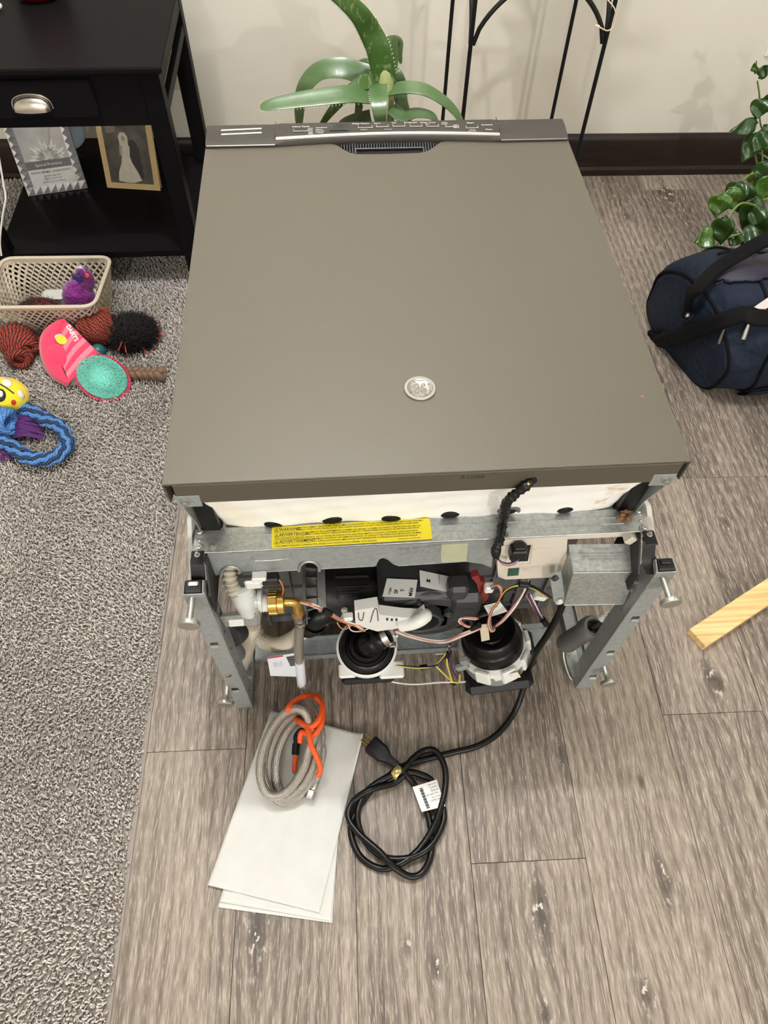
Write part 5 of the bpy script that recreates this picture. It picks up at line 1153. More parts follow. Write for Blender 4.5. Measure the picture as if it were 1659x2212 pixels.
# white box in the basket
WB = thing('white_box', 'low white plastic box in the basket behind the hairbrush', 'box', tuple(pz(150, 640, .02)))
b = MB(); c = A(-.770, 1.005, .042); b.box(c, (.13, .055, .050), rotm((1, 0, 0), -.25), bev=.008); b.build('body', M_wht, WB, 30)
b = MB(); b.box(c+A(0, -.004, .026), (.124, .050, .004), rotm((1, 0, 0), -.25), bev=.002); b.build('lid', M_wht, WB, 30)
# crimson ball low in the basket
CT = thing('crimson_felt_toy', 'crimson felt toy glimpsed through the front lattice of the basket', 'plush toy', (-.80, .93, .02))
blob(A(-.80, .945, .048), (.075, .022, .028), .05, 5).build('body', plain('crimson_felt', (134, 18, 46), .8, 0, .2), CT, 70)
b = MB(); b.box(A(-.72, .935, .05), (.03, .012, .02), rotm((0, 1, 0), .4), bev=.003); b.build('patch', plain('navy_felt', (40, 40, 84), .8), CT, 30)
# ================================================================== pet toys on the carpet
def rope_mat(name, c1, c2, freq=180.0, k=4.0, th=.05):
    t = NT(name); uv = t.coord('UV'); s = t.n('ShaderNodeSeparateXYZ', {0: uv})
    a = t.math('MULTIPLY', s.outputs[0], freq); v = t.math('MULTIPLY', s.outputs[1], k)
    w = t.math('MULTIPLY', t.math('SINE', t.math('MULTIPLY', t.math('ADD', a, v), 6.2832)), t.math('SINE', t.math('MULTIPLY', t.math('SUBTRACT', t.math('MULTIPLY', a, .5), v), 6.2832)))
    c = t.mix(t.math('GREATER_THAN', w, th), lin(c1), lin(c2)); t.bump(w, .5, .001); return t.out(c, .8)
M_rr = rope_mat('red_black_rope', (176, 62, 36), (26, 10, 9), 210.0, 3.0, -.12); M_redstr = plain('red_yarn', (200, 56, 34), .8); M_blkyarn = plain('black_yarn', (14, 13, 14), .85)
ZC = .016
RT_ = thing('red_rope_toy', 'red and black knotted rope toy with a frayed black tassel beside the basket', 'rope toy', tuple(pz(150, 750, .012)))
def knot(c, r, axis, n, rr, mat, parent, turns=7, squash=.8):
    """wrapped coils over an ellipsoid"""
    ax = nrm(axis); u = nrm(np.cross(A(0, 0, 1), ax)); w_ = np.cross(ax, u)
    for k in range(turns):
        t = -1+2*(k+.5)/turns; rad = r*math.sqrt(max(.12, 1-t*t*squash)); b = MB()
        b.tube([c+ax*(t*r*1.15+.004*math.sin(a*2+k))+rad*(math.cos(a)*u+math.sin(a)*w_) for a in np.linspace(0, 2*math.pi, 26, False)], rr, 8, closed=True); b.build('rope_wrap', mat, parent, 60)
ka = pz(40, 742, .042); knot(ka, .036, nrm(pz(80, 772, .04)-pz(10, 715, .04)), 0, .0085, M_rr, RT_, 8)
b = MB(); c = pz(30, 765, .034); knot(pz(42, 764, .034), .026, (.3, -1, .2), 0, .0080, M_rr, RT_, 5)
for k in range(5):
    b = MB(); o_ = (k-2)*.0095; b.tube(spline([pz(60, 752, .034)+A(0, o_, .004*math.cos(k)), pz(100, 742, .036)+A(0, o_*.8, .006), pz(150, 735, .036)+A(0, o_*.8, .006), pz(185, 722, .036)+A(0, o_, .004)], 6), .0065, 8); b.build('rope_strand', M_rr, RT_, 60)
kb = pz(212, 712, .046); axk = nrm(pz(262, 708, .046)-pz(180, 722, .046)); knot(kb, .036, axk, 0, .0072, M_rr, RT_, 9, .55)
tc = pz(282, 718, .040); n = 1500; P, N = ellpts(tc, (.050, .045, .030), 3200)
P, N = ellpts(tc, (.050, .042, .024), 3400); fuzz('black_tassel', P+rng.normal(0, .003, P.shape), N+axk*.9, .026, .0014, M_blkyarn, RT_, .7)
blob(tc, (.046, .038, .021), .14, 8).build('tassel_core', M_blkyarn, RT_, 70)
for k in range(15):
    a = rng.uniform(-1.9, 1.0); st = tc+A(math.cos(a)*.042, math.sin(a)*.040, rng.uniform(-.01, .012)); d = A(math.cos(a), math.sin(a), -.3); b = MB()
    b.tube(spline([st, st+d*.012+A(0, 0, .002), st+d*rng.uniform(.018, .034)+A(rng.uniform(-.01, .01), rng.uniform(-.008, .008), -.006)], 4), .0014, 6); b.build('red_thread', M_redstr, RT_, 60)
for k in range(10):
    a = rng.uniform(2.0, 4.0); st = kb+A(.02*math.cos(a)+.018, .02*math.sin(a)+.01, .026); b = MB(); b.tube(spline([st, st+A(.012, .008, .010), st+A(.02+.006*rng.normal(), .014, .004)], 4), .0013, 6); b.build('red_thread', M_redstr, RT_, 60)
# --- pink striped plush cup with mint oval
PK = thing('pink_striped_plush_toy', 'pink striped plush toy with a mint fleece oval lid lying on the carpet', 'plush toy', tuple(pz(160, 780, ZC)))
M_pk = plain('pink_plush', (222, 52, 92), .85, 0, .1, 200, .2, 700, Sheen_Weight=.4); M_pk2 = plain('light_pink_plush', (240, 122, 142), .85, 0, .08, 200, .2, 700, Sheen_Weight=.4)
# body: soft slab whose front shows the stripes
fq = [pz(140, 690, .088), pz(213, 762, .070), pz(150, 826, .038), pz(118, 742, .070)]
def pf(u, v):
    a = fq[0]*(1-u)+fq[1]*u; c = fq[3]*(1-u)+fq[2]*u; p_ = a*(1-v)+c*v
    return p_+A(0, -.2, 1.0)*.008*math.sin(math.pi*min(max(u, .0), 1))*math.sin(math.pi*v)
ns = 9
for k in range(ns):
    b = MB(); b.grid(lambda u, v: pf((k+u)/ns, v), 5, 14); b.build('stripe', M_pk if k % 2 == 0 else M_pk2, PK, 60, solid=.003)
bc_ = [pz(140, 690, .088), pz(213, 762, .070), pz(150, 826, .038), pz(118, 742, .070)]
b = MB(); cen = pz(130, 772, .042); b.grid(lambda u, v: (lambda t, p_: cen+rotm((0, 0, 1), R(-42))@(A(math.cos(t)*math.sin(p_), math.sin(t)*math.sin(p_), -math.cos(p_))*A(.050, .038, .034)))(2*math.pi*u, math.pi*(v*.998+.001)), 36, 20, True); b.build('body', M_pk, PK, 70)
lo_ = spline([pz(140, 690, .086), pz(112, 703, .072), pz(93, 722, .058), pz(87, 748, .046), pz(92, 782, .034), pz(112, 815, .024), pz(146, 834, .022)], 6)
ri_ = spline([pz(140, 690, .088), pz(132, 708, .084), pz(124, 726, .078), pz(120, 746, .072), pz(126, 774, .060), pz(138, 802, .048), pz(150, 828, .038)], 6)
b = MB(); b.grid(lambda u, v: lo_[int(round(u*36))]*(1-v)+ri_[int(round(u*36))]*v+A(-.006, -.006, .014)*math.sin(math.pi*v)*math.sin(math.pi*u)**.5, 37, 9); b.build('side_panel', M_pk, PK, 70, solid=.004)
uu = nrm(fq[1]-fq[0]); vv = nrm(fq[0]-fq[3]); 
text_mesh([("DAIRY'S", 0, 0, .0105)], 'printed_name', plain('white_applique', (240, 236, 232), .7), PK, pf(.14, .17)+A(0, -.001, .0045), nrm(pf(.80, .34)-pf(.14, .17)), nrm(np.cross(np.cross(pf(.80, .34)-pf(.14, .17), vv)*-1, pf(.80, .34)-pf(.14, .17)))*-1, .001, bold=.03)
b = MB(); q = pf(.20, .62)+A(0, -.002, .004); b.sphere(q, (.015, .011, .003), 20, 8, rotm((1, 0, 0), .3)@rotm((0, 0, 1), -.7)); ya = b.build('yellow_applique', plain('yellow_felt', (238, 204, 62), .8), PK, 60)
b = MB(); q = pf(.06, .66)+A(0, -.001, .003); b.sphere(q, (.010, .008, .003), 14, 8); b.build('white_applique', plain('pale_felt', (206, 226, 214), .8), PK, 60)
# oval lid
oc = pz(221, 815, .038); on = nrm(A(.10, -.46, .88)); ou = nrm(A(.80, -.52, -.1)-on*(A(.80, -.52, -.1)@on)); ov = np.cross(on, ou); OR = np.stack([ou, ov, on], 1)
b = MB(); b.grid(lambda u, v: oc+OR@A(math.cos(2*math.pi*u)*.060*v, math.sin(2*math.pi*u)*.047*v, .006*math.cos(v*1.5)-.003*math.exp(-((v-.72)/.1)**2)), 48, 14, True); M_mint = plain('mint_fleece', (120, 208, 188), .9, 0, .12, 160, .5, 400, Sheen_Weight=.5); b.build('mint_lid', M_mint, PK, 70, solid=.002)
P = []; N = []
for _ in range(4200):
    rr_ = math.sqrt(random.random())*.98; t_ = random.uniform(0, 6.283); P.append(oc+OR@A(math.cos(t_)*.060*rr_, math.sin(t_)*.047*rr_, .005)); N.append(on)
fuzz('mint_fleece', P, N, .0045, .0012, M_mint, PK, .7)
for k in range(64):
    t_ = 2*math.pi*k/64; b = MB(); q = oc+OR@A(math.cos(t_)*.063, math.sin(t_)*.050, -.005); b.sphere(q, (.0032, .0042, .0070), 8, 6, np.stack([nrm(OR@A(-math.sin(t_), math.cos(t_), 0)), nrm(OR@A(math.cos(t_), math.sin(t_), 0)), on], 1)); b.build('knit_rib', M_pk, PK, 60)
b = MB(); b.grid(lambda u, v: oc+OR@A(math.cos(2*math.pi*u)*(.063), math.sin(2*math.pi*u)*(.050), -.004-.014*v), 48, 4, True); b.build('lid_side', plain('rose_knit', (176, 52, 76), .85), PK, 70, solid=.004)
b = MB(); b.tube([pz(144, 802, .030), pz(163, 792, .036)], .0035, 8, flat=.5); b.build('blue_ribbon', plain('pale_blue_ribbon', (168, 206, 226), .5), PK, 60)
b = MB(); b.plate([pz(150, 806, .024), pz(164, 802, .024), pz(170, 828, .016), pz(156, 832, .016)], -.001); b.build('care_tag', plain('tag_cloth', (196, 190, 186), .7), PK, 0)
# teal ball peeping out
TBall = thing('teal_toy', 'dark teal toy peeping out between the pink plush and the rope knot', 'toy', tuple(pz(212, 765, ZC)))
b = MB(); b.sphere(pz(212, 760, .034), .019, 20, 12); b.build('body', plain('teal_rubber', (34, 96, 98), .4), TBall, 60)
b = MB(); q = pz(212, 760, .034); b.tube([q+rotm((1, 0, 0), .6)@A(math.cos(t_)*.011, math.sin(t_)*.011, .0165) for t_ in np.linspace(3.6, 5.6, 10)], .0026, 6); b.build('white_mark', M_wht, TBall, 60)
# braided chew
CH = thing('braided_chew', 'brown braided chew stick lying on the carpet by the dishwasher', 'chew stick', tuple(pz(310, 805, ZC)))
M_chew = plain('brown_rawhide', (108, 84, 64), .6, 0, .2, 80, .3, 200); a, c = pz(262, 805, .026), pz(352, 808, .026); d = c-a; w_ = nrm(np.cross(A(0, 0, 1), d))
for j in range(3):
    b = MB(); pts = [a+d*t+w_*.0085*math.sin(t*14+j*2.094)+A(0, 0, .0055*math.sin(2*(t*14+j*2.094))) for t in np.linspace(0, 1, 44)]; b.tube(pts, [.0075+.003*max(0, t-.8)*5 for t in np.linspace(0, 1, 44)], 10); b.build('strand', M_chew, CH, 60)
# yellow plush ball with a face
YB = thing('yellow_plush_toy', 'yellow plush toy with a stitched smile and red cheek at the left edge', 'plush toy', tuple(pz(14, 858, ZC)))
M_ye = plain('yellow_plush', (238, 214, 40), .85, 0, .08, 200, .15, 700, Sheen_Weight=.3); yc_ = pz(8, 856, .052); yr = A(.054, .044, .042)
b = MB(); b.sphere(yc_, yr, 40, 24); b.build('body', M_ye, YB, 70)
def on_ball(x, y, off=.0006):
    d = ray(x, y); o = CAM-yc_; a_ = ((d/yr)**2).sum(); b_ = 2*((d/yr)*(o/yr)).sum(); c_ = ((o/yr)**2).sum()-1; ds = b_*b_-4*a_*c_
    if ds < 0: t_ = -b_/(2*a_); p_ = CAM+d*t_; n_ = (p_-yc_)/yr; n_ /= np.linalg.norm(n_); return yc_+n_*yr*1.005
    p_ = CAM+d*((-b_-math.sqrt(ds))/(2*a_)); n_ = nrm((p_-yc_)/yr**2); return p_+n_*off
def patch(px_, mat, name, off=.0008):
    c = on_ball(*np.mean(px_, 0), off); P = [on_ball(x, y, off) for x, y in px_]; b = MB()
    mids = [on_ball(*((np.array(q)+np.mean(px_, 0))/2), off) for q in px_]; n = len(P)
    b.add(P+mids+[c], [(k, (k+1) % n, n+(k+1) % n, n+k) for k in range(n)]+[(n+k, n+(k+1) % n, 2*n) for k in range(n)]); b.build(name, mat, YB, 70, solid=.0008)
def cir(cx, cy, rx, ry, n=14, rot=0): return [(cx+rx*math.cos(t)*math.cos(rot)-ry*math.sin(t)*math.sin(rot), cy+rx*math.cos(t)*math.sin(rot)+ry*math.sin(t)*math.cos(rot)) for t in np.linspace(0, 6.283, n, False)]
M_fw = plain('white_felt', (232, 222, 206), .85)
patch(cir(15, 827, 12, 9, rot=.4), M_fw, 'white_spot'); patch(cir(45, 852, 11, 6, rot=1.0), M_fw, 'white_spot'); patch(cir(1, 854, 12, 14), M_ink, 'eye'); patch(cir(1, 851, 6, 7), M_fw, 'eye_light', .0018); patch(cir(29, 869, 5.5, 5.5), plain('red_felt', (196, 40, 40), .8), 'cheek')
b = MB(); b.tube([on_ball(x, y, .001) for x, y in ((-4, 828), (5, 833), (15, 839), (23, 845), (30, 850))], .0014, 6); b.build('stitched_line', M_ink, YB, 60)
# --- blue and black rope ring
M_bl = rope_mat('blue_black_rope', (82, 138, 206), (20, 34, 60), 190.0, 3.0, .45)
M_bk = rope_mat('black_blue_rope', (10, 12, 18), (44, 76, 124), 150.0, 3.0)
BR = thing('blue_rope_toy', 'blue and black rope ring toy with purple fringe on the carpet at the left edge', 'rope toy', tuple(pz(70, 950, ZC)))
lp = [(4, 895), (25, 886), (50, 882), (75, 892), (95, 905), (118, 915), (134, 930), (145, 955), (140, 972), (120, 987), (95, 992), (65, 990), (40, 975), (15, 958), (0, 952)]
base = [pz(x, y, .034) for x, y in lp]; sp = np.array(spline(base, 10))
for j in range(8):
    P = []
    T = np.gradient(sp, axis=0); T /= np.linalg.norm(T, axis=1, keepdims=True)
    for k, q in enumerate(sp):
        w_ = np.cross(T[k], A(0, 0, 1)); ph_ = k*.07+j*.7854; wv_ = .0022*math.sin(k*.75+j*.4); P.append(q+w_*(.0115*math.cos(ph_)+wv_)+A(0, 0, 1)*.0085*math.sin(ph_))
    b = MB(); b.tube(P, .0052, 8); b.build('rope_strand', (M_bl, M_bk)[j % 2], BR, 60)
knot(pz(-6, 912, .040), .030, nrm(A(1, -.2, .1)), 0, .0075, M_bl, BR, 7, .5)
for k in range(6):
    b = MB(); b.tube(spline([pz(-8, 898+k*7, .036), pz(12, 900+k*6, .038), pz(30, 902+k*4, .034)], 5), .0055, 8); b.build('rope_strand', M_bl, BR, 60)
M_pf = plain('purple_fleece', (74, 26, 92), .85, 0, .2, 120)
for k in range(13):
    st = pz(30+rng.uniform(-4, 6), 902+k*3.6, .024); en = pz(rng.uniform(72, 100), 910+k*3.2+rng.uniform(-3, 3), .018); b = MB(); b.tube(spline([st, (st+en)/2+A(0, 0, .010), en], 5), .0042, 6, flat=.5); b.build('fringe_strip', M_pf, BR, 60)
for (x, y, x2, y2) in ((78, 890, 100, 888), (74, 896, 96, 896), (2, 985, 8, 996), (15, 985, 30, 992), (0, 975, 22, 985)):
    b = MB(); b.tube(spline([pz(x, y, .026), (pz(x, y, .024)+pz(x2, y2, .020))/2+A(0, 0, .004), pz(x2, y2, .018)], 4), .0050, 6, flat=.5); b.build('fringe_strip', M_pf, BR, 60)
# ================================================================== navy duffel bag
def nylon():
    t = NT('navy_nylon'); co = t.coord(); n = t.noise(co, 14, 3)
    t.bump(t.math('ADD', t.math('MULTIPLY', t.noise(co, 11, 3), 5.0), t.math('MULTIPLY', t.noise(co, 900, 1), .15)), .7, .010)
    return t.out(t.mix(n, lin((13, 22, 38)), lin((21, 34, 54))), .62, 0, Specular_IOR_Level=.25)
M_nav = nylon(); M_web = plain('black_webbing', (9, 9, 10), .75, 0, .15, 400, .4, 900, .15); M_zip = plain('zip_black', (16, 16, 17), .45)
BA = thing('duffel_bag', 'navy blue nylon duffel bag with black straps on the floor right of the dishwasher', 'bag', (1.02, .80, 0))
# cross sections along an axis that runs right and slightly back
o_ = A(.722, .765, 0); axd = nrm(A(1, .06, 0)); wid = A(-axd[1], axd[0], 0)
def bsec(s):
    """s metres along; returns half width, height, lateral shift"""
    k = min(1, max(0, s/.10)); f = math.sin(k*math.pi/2)**.6
    return .165*(.86+.14*f), .282*(.74+.26*f), 0.0
def bag(u, v):
    s = .62*u; hw, h, sh = bsec(s); t = 2*math.pi*v; c, sn = math.cos(t), math.sin(t)
    e = .62; x = math.copysign(abs(c)**e, c)*hw; z = h/2+math.copysign(abs(sn)**(e if sn < 0 else .85), sn)*h/2
    top = max(0, sn)
    x *= 1-.32*top**1.5
    x += .006*math.sin(s*31+z*40)*(1-abs(sn)); z = max(.002, z+top*(.012*math.sin(s*17+1)-.012))
    sl = (-x/.165)*.040*math.exp(-(s/.16)**2)-.030*(z/.26-.3)*math.exp(-(s/.12)**2)
    return o_+axd*(s+sl)+wid*x+A(0, 0, z)
b = MB(); NU, NV = 50, 56
b.grid(bag, NU, NV)
b.add([bag(0, j/(NV-1)) for j in range(NV-1)]+[o_-axd*.022+A(0, 0, .10)], [(j, (j+1) % (NV-1), NV-1) for j in range(NV-1)])
b.build('body', M_nav, BA, 80)
def bp(s, v, off=.002):
    p_ = bag(s/.62, v); c = o_+axd*s+A(0, 0, .11); n = nrm(p_-c); return p_+n*off
# piping round the end panel and along the front pocket
for s in (.004, .085):
    b = MB(); b.tube([bp(s, t, .002) for t in np.linspace(0, 1, 60, False)], .0032, 8, closed=True); b.build('piping', M_web, BA, 60)
# zip along the top and the pocket zip on the front
b = MB(); b.tube([bp(s, .26, .002) for s in np.linspace(.02, .6, 30)], .0045, 6, flat=.5); b.build('main_zip', M_zip, BA, 60)
b = MB(); b.tube([bp(s, .20, .002) for s in np.linspace(.06, .6, 30)], .0035, 6, flat=.6); b.build('top_seam', M_web, BA, 60)
b = MB(); b.tube([bp(s, .60-.035*math.sin((s-.1)/.5*math.pi), .003) for s in np.linspace(.10, .6, 30)], .0050, 6, flat=.5); b.build('pocket_zip', M_zip, BA, 60)
b = MB(); b.tube([bp(s, .78+.0*s, .003) for s in np.linspace(.09, .6, 30)], .003, 6); b.build('pocket_piping', M_web, BA, 60)
b = MB(); b.grid(lambda u, v: bp(.095+.5*u, .60+.17*v, .010+.012*math.sin(v*3.14)), 20, 12); b.build('front_pocket', M_nav, BA, 70, solid=.003)
BV = np.array([bag(i/119, j/119) for i in range(120) for j in range(119)]+[bag(0, j/118)*(1-t)+(o_-axd*.022+A(0, 0, .10))*t for j in range(118) for t in np.linspace(.08, 1, 10)]); BCEN = o_+axd*.3+A(0, 0, .1)
def onbag(x, y, off=.006):
    """where the line of sight meets the bag (or passes closest to it), lifted off the cloth"""
    d = nrm(ray(x, y)); w_ = BV-CAM; t = w_@d; dist = np.linalg.norm(w_-t[:, None]*d, axis=1); k = dist < .009
    q = BV[k][np.argmin(t[k])] if k.any() else BV[np.argmin(dist)]
    n = nrm(q-(o_+axd*max(.06, (q-o_)@axd)+A(0, 0, .10))); return q+n*off, n
for (x, y) in ((1556, 730), (1600, 722)):
    a, n_ = onbag(x+8, y-16, .010); c, _ = onbag(x-6, y+16, .010); b = MB(); b.tube([a, (a+c)/2, c], [.0035, .0048, .0048], 8, flat=.4); pl_ = b.build('zip_pull', plain('grey_metal_pull', (150, 146, 142), .3, .6), BA, 60)
def webbing(pts, w, name, mat=M_web, lift=.006):
    H = [onbag(x, y, lift) for x, y in pts]; P = np.array(spline([h[0] for h in H], 8)); NN = np.array(spline([h[1] for h in H], 8)); T = np.gradient(P, axis=0); b = MB(); N = len(P)
    def fn(u, v):
        i = int(round(u*(N-1))); s_ = nrm(np.cross(nrm(T[i]), nrm(NN[i]))); return P[i]+s_*(v-.5)*w
    b.grid(fn, N, 5); return b.build(name, mat, BA, 60, solid=.0035)
webbing([(1412, 730), (1445, 735), (1490, 722), (1545, 692), (1595, 675), (1640, 688), (1690, 690), (1740, 690)], .036, 'carry_strap', lift=.014)
HP = np.array(spline([onbag(1480, 678, .006)[0], py(1500, 632, .735), py(1550, 580, .760), py(1605, 545, .765), py(1660, 517, .765), py(1720, 508, .765), py(1775, 530, .765), onbag(1800, 580, .006)[0]], 8)); HT = np.gradient(HP, axis=0)
b = MB(); b.grid(lambda u, v: HP[int(round(u*(len(HP)-1)))]+nrm(np.cross(nrm(HT[int(round(u*(len(HP)-1)))]), A(0, -.6, .8)))*(v-.5)*.030, len(HP), 5); b.build('carry_strap', M_web, BA, 60, solid=.004)
H = [onbag(x, y, .012)[0] for x, y in ((1408, 718), (1412, 730), (1428, 728), (1440, 720))]
b = MB(); b.tube(spline(H, 5), .008, 10); b.build('strap_fold', M_web, BA, 60)
q, n_ = onbag(1482, 685, .010); e1 = nrm(np.cross(n_, A(0, 0, 1))); e2 = np.cross(n_, e1)
b = MB(); b.tube([q+e1*math.cos(t)*.014+e2*math.sin(t)*.012 for t in np.linspace(0, 6.283, 5, False)], .0022, 8, closed=True); b.build('buckle_ring', M_zip, BA, 40)
b = MB(); b.sphere(q+n_*.003, (.006, .006, .006), 12, 8); b.build('buckle_tongue', plain('bright_metal', (226, 226, 226), .2, .8), BA, 60)
b = MB(); b.plate([onbag(x, y, .012)[0] for x, y in ((1625, 663), (1662, 640), (1672, 655), (1640, 672))], -.002); b.build('pale_lining', plain('pale_lining', (196, 188, 184), .6, 0, .2, 80), BA, 0)
b = MB(); b.grid(lambda u, v: onbag(1535+u*140, 585-u*40+v*(22+26*math.sin(u*1.5)), .007)[0], 14, 6); b.build('flap_edge', plain('navy_lining', (30, 28, 48), .6), BA, 70, solid=.003)
# ================================================================== trailing pothos
def leaf_mat(name, a, b_, var=None):
    t = NT(name); co = t.coord(); n = t.noise(co, 35, 3); c = t.mix(n, lin(a), lin(b_))
    if var is not None: c = t.mix(t.math('MULTIPLY', t.ramp(t.noise(t.scaled(co, (1, 1, .5)), 150, 3), [(.58, (0, 0, 0)), (.66, (1, 1, 1))]), .6), c, lin(var))
    t.bump(n, .15, .003); return t.out(c, .33, 0, Subsurface_Weight=.05, Coat_Weight=.15)
M_pl = leaf_mat('pothos_leaf', (25, 52, 16), (40, 74, 24)); M_pl2 = leaf_mat('pothos_leaf_variegated', (42, 80, 22), (64, 104, 32), (140, 156, 78)); M_vine = plain('green_vine', (104, 126, 58), .5, 0, .1)
PO = thing('pothos_plant', 'trailing green pothos plant in a dark pot at the right edge by the wall', 'plant', tuple(pz(1700, 560, 0)))
pot = pz(1712, 560, 0); b = MB(); b.lathe([(.060, 0), (.064, .004), (.082, .15), (.088, .155), (.088, .175), (.080, .175), (.078, .155), (0, .150)], pot, (0, 0, 1), 36); b.build('pot', plain('dark_brown_pot', (44, 34, 28), .5, 0, .1), PO, 35)
b = MB(); b.lathe([(.0, .152), (.077, .153)], pot, (0, 0, 1), 30, caps=False); b.build('soil', plain('potting_soil', (40, 30, 24), .95, 0, .4, 150, .8, 300), PO)
def leaf(base, tip, normal, width, mat, parent, fold=.25, droop=.12, name='leaf'):
    base = np.asarray(base, float); tip = np.asarray(tip, float); ax = tip-base; L = np.linalg.norm(ax); ax = ax/L; n = np.asarray(normal, float); n = nrm(n-ax*(n@ax)); s_ = np.cross(ax, n)
    def fn(u, v):
        w_ = width*(math.sin(math.pi*min(1, u**.62))**.85)*(1-.15*u)+.0004; x = (v-.5)*2
        back = -.10*L*(1-abs(x))*0+.0
        return base+ax*(L*u-(.08*L*(1-u)**3*abs(x)))+s_*x*w_*.5+n*(abs(x)*fold*w_*.5-droop*L*u*u+.004*math.sin(u*9+x*2))
    b = MB(); b.grid(fn, 14, 7); return b.build(name, mat, parent, 80, solid=.0012)
def vine(pts, r=.0026, name='vine'):
    b = MB(); b.tube(spline(pts, 7), r, 8); return b.build(name, M_vine, PO, 60)
Yv = 1.20
top = pot+A(0, 0, .17)
vine([top, py(1660, 430, 1.12), py(1640, 445, 1.08), py(1600, 440, 1.05), py(1565, 480, 1.02), py(1540, 520, 1.0), py(1515, 560, .99), py(1500, 595, .985), py(1484, 615, .98)], .0030)
vine([top, py(1650, 500, 1.08), py(1600, 505, 1.0), py(1560, 520, 1.0), py(1530, 545, .98)], .0026)
vine([top+A(0, .02, 0), py(1655, 300, 1.30), py(1640, 200, 1.30), py(1636, 175, 1.30)], .0022)
vine([top+A(0, .01, 0), py(1640, 330, 1.26), py(1648, 380, 1.2), py(1645, 300, 1.28)], .0024)
vine([py(1640, 375, 1.18), py(1618, 378, 1.16), py(1600, 395, 1.15)], .0018)
LV = [((1640, 165), (1660, 140), 1.30, .030, 0), ((1630, 155), (1632, 135), 1.30, .018, 1), ((1648, 215), (1632, 258), 1.28, .050, 0), ((1632, 268), (1578, 284), 1.27, .040, 0), ((1650, 275), (1668, 330), 1.26, .06, 0), ((1640, 290), (1602, 352), 1.25, .055, 0), ((1655, 290), (1625, 330), 1.22, .045, 0),
      ((1625, 372), (1660, 400), 1.2, .05, 1), ((1600, 395), (1578, 450), 1.12, .062, 0), ((1595, 400), (1620, 470), 1.12, .070, 0), ((1560, 420), (1545, 470), 1.06, .058, 1), ((1575, 410), (1590, 455), 1.08, .05, 1), ((1630, 430), (1605, 500), 1.08, .062, 0), ((1645, 450), (1620, 490), 1.06, .05, 0),
      ((1565, 470), (1555, 530), .98, .056, 0), ((1540, 510), (1502, 525), .97, .060, 1), ((1600, 505), (1575, 530), 1.0, .05, 0), ((1640, 505), (1600, 530), .99, .07, 0), ((1494, 598), (1452, 634), .975, .075, 0), ((1655, 350), (1640, 400), 1.18, .05, 0), ((1650, 240), (1664, 200), 1.29, .045, 0), ((1665, 380), (1640, 440), 1.15, .06, 1), ((1660, 470), (1640, 520), 1.05, .06, 0)]
for (a, c, Y, w_, m_) in LV:
    bs = py(a[0], a[1], Y); tp = py(c[0], c[1], Y-.012); leaf(bs, tp, nrm(CAM-bs)+A(*rng.normal(0, .28, 3)), w_, M_pl2 if m_ else M_pl, PO, .22, .05)
# off to the right the plant simply goes on
for k in range(26):
    a_ = rng.uniform(0, 6.28); bs = pot+A(math.cos(a_)*.06+.03, math.sin(a_)*.06+.02, .20+rng.uniform(0, .16)); d = A(math.cos(a_)*.07, math.sin(a_)*.07, rng.uniform(-.03, .05))
    if bs[0]+d[0] < pot[0]+.0: continue
    leaf(bs, bs+d, A(0, -.3, 1), rng.uniform(.04, .06), M_pl, PO, .2, .2)
    vine([top, (top+bs)/2+A(0, 0, .03), bs], .0016)
# ================================================================== aloe
AL = thing('aloe_plant', 'aloe plant with long curved green leaves behind the dishwasher', 'plant', (.012, .96, 0))
M_al = leaf_mat('aloe_leaf', (60, 86, 50), (84, 110, 69)); M_al2 = leaf_mat('aloe_leaf_speckled', (48, 78, 31), (67, 98, 41), (130, 146, 98)); M_thorn = plain('pale_thorn', (196, 204, 170), .5)
ap = A(.012, .965, 0); b = MB(); b.lathe([(.075, 0), (.078, .004), (.100, .19), (.108, .195), (.108, .225), (.098, .225), (.094, .195), (0, .19)], ap, (0, 0, 1), 36); b.build('pot', plain('terracotta', (158, 92, 62), .8, 0, .1), AL, 35)
b = MB(); b.tube(spline([ap+A(0, 0, .18), ap+A(.0, -.01, .36), py(832, 250, .95), py(832, 175, .955), py(830, 150, .96)], 6), [.020]*12+[.017]*13, 12); b.build('stem', plain('aloe_stem', (150, 158, 104), .6, 0, .15), AL, 60)
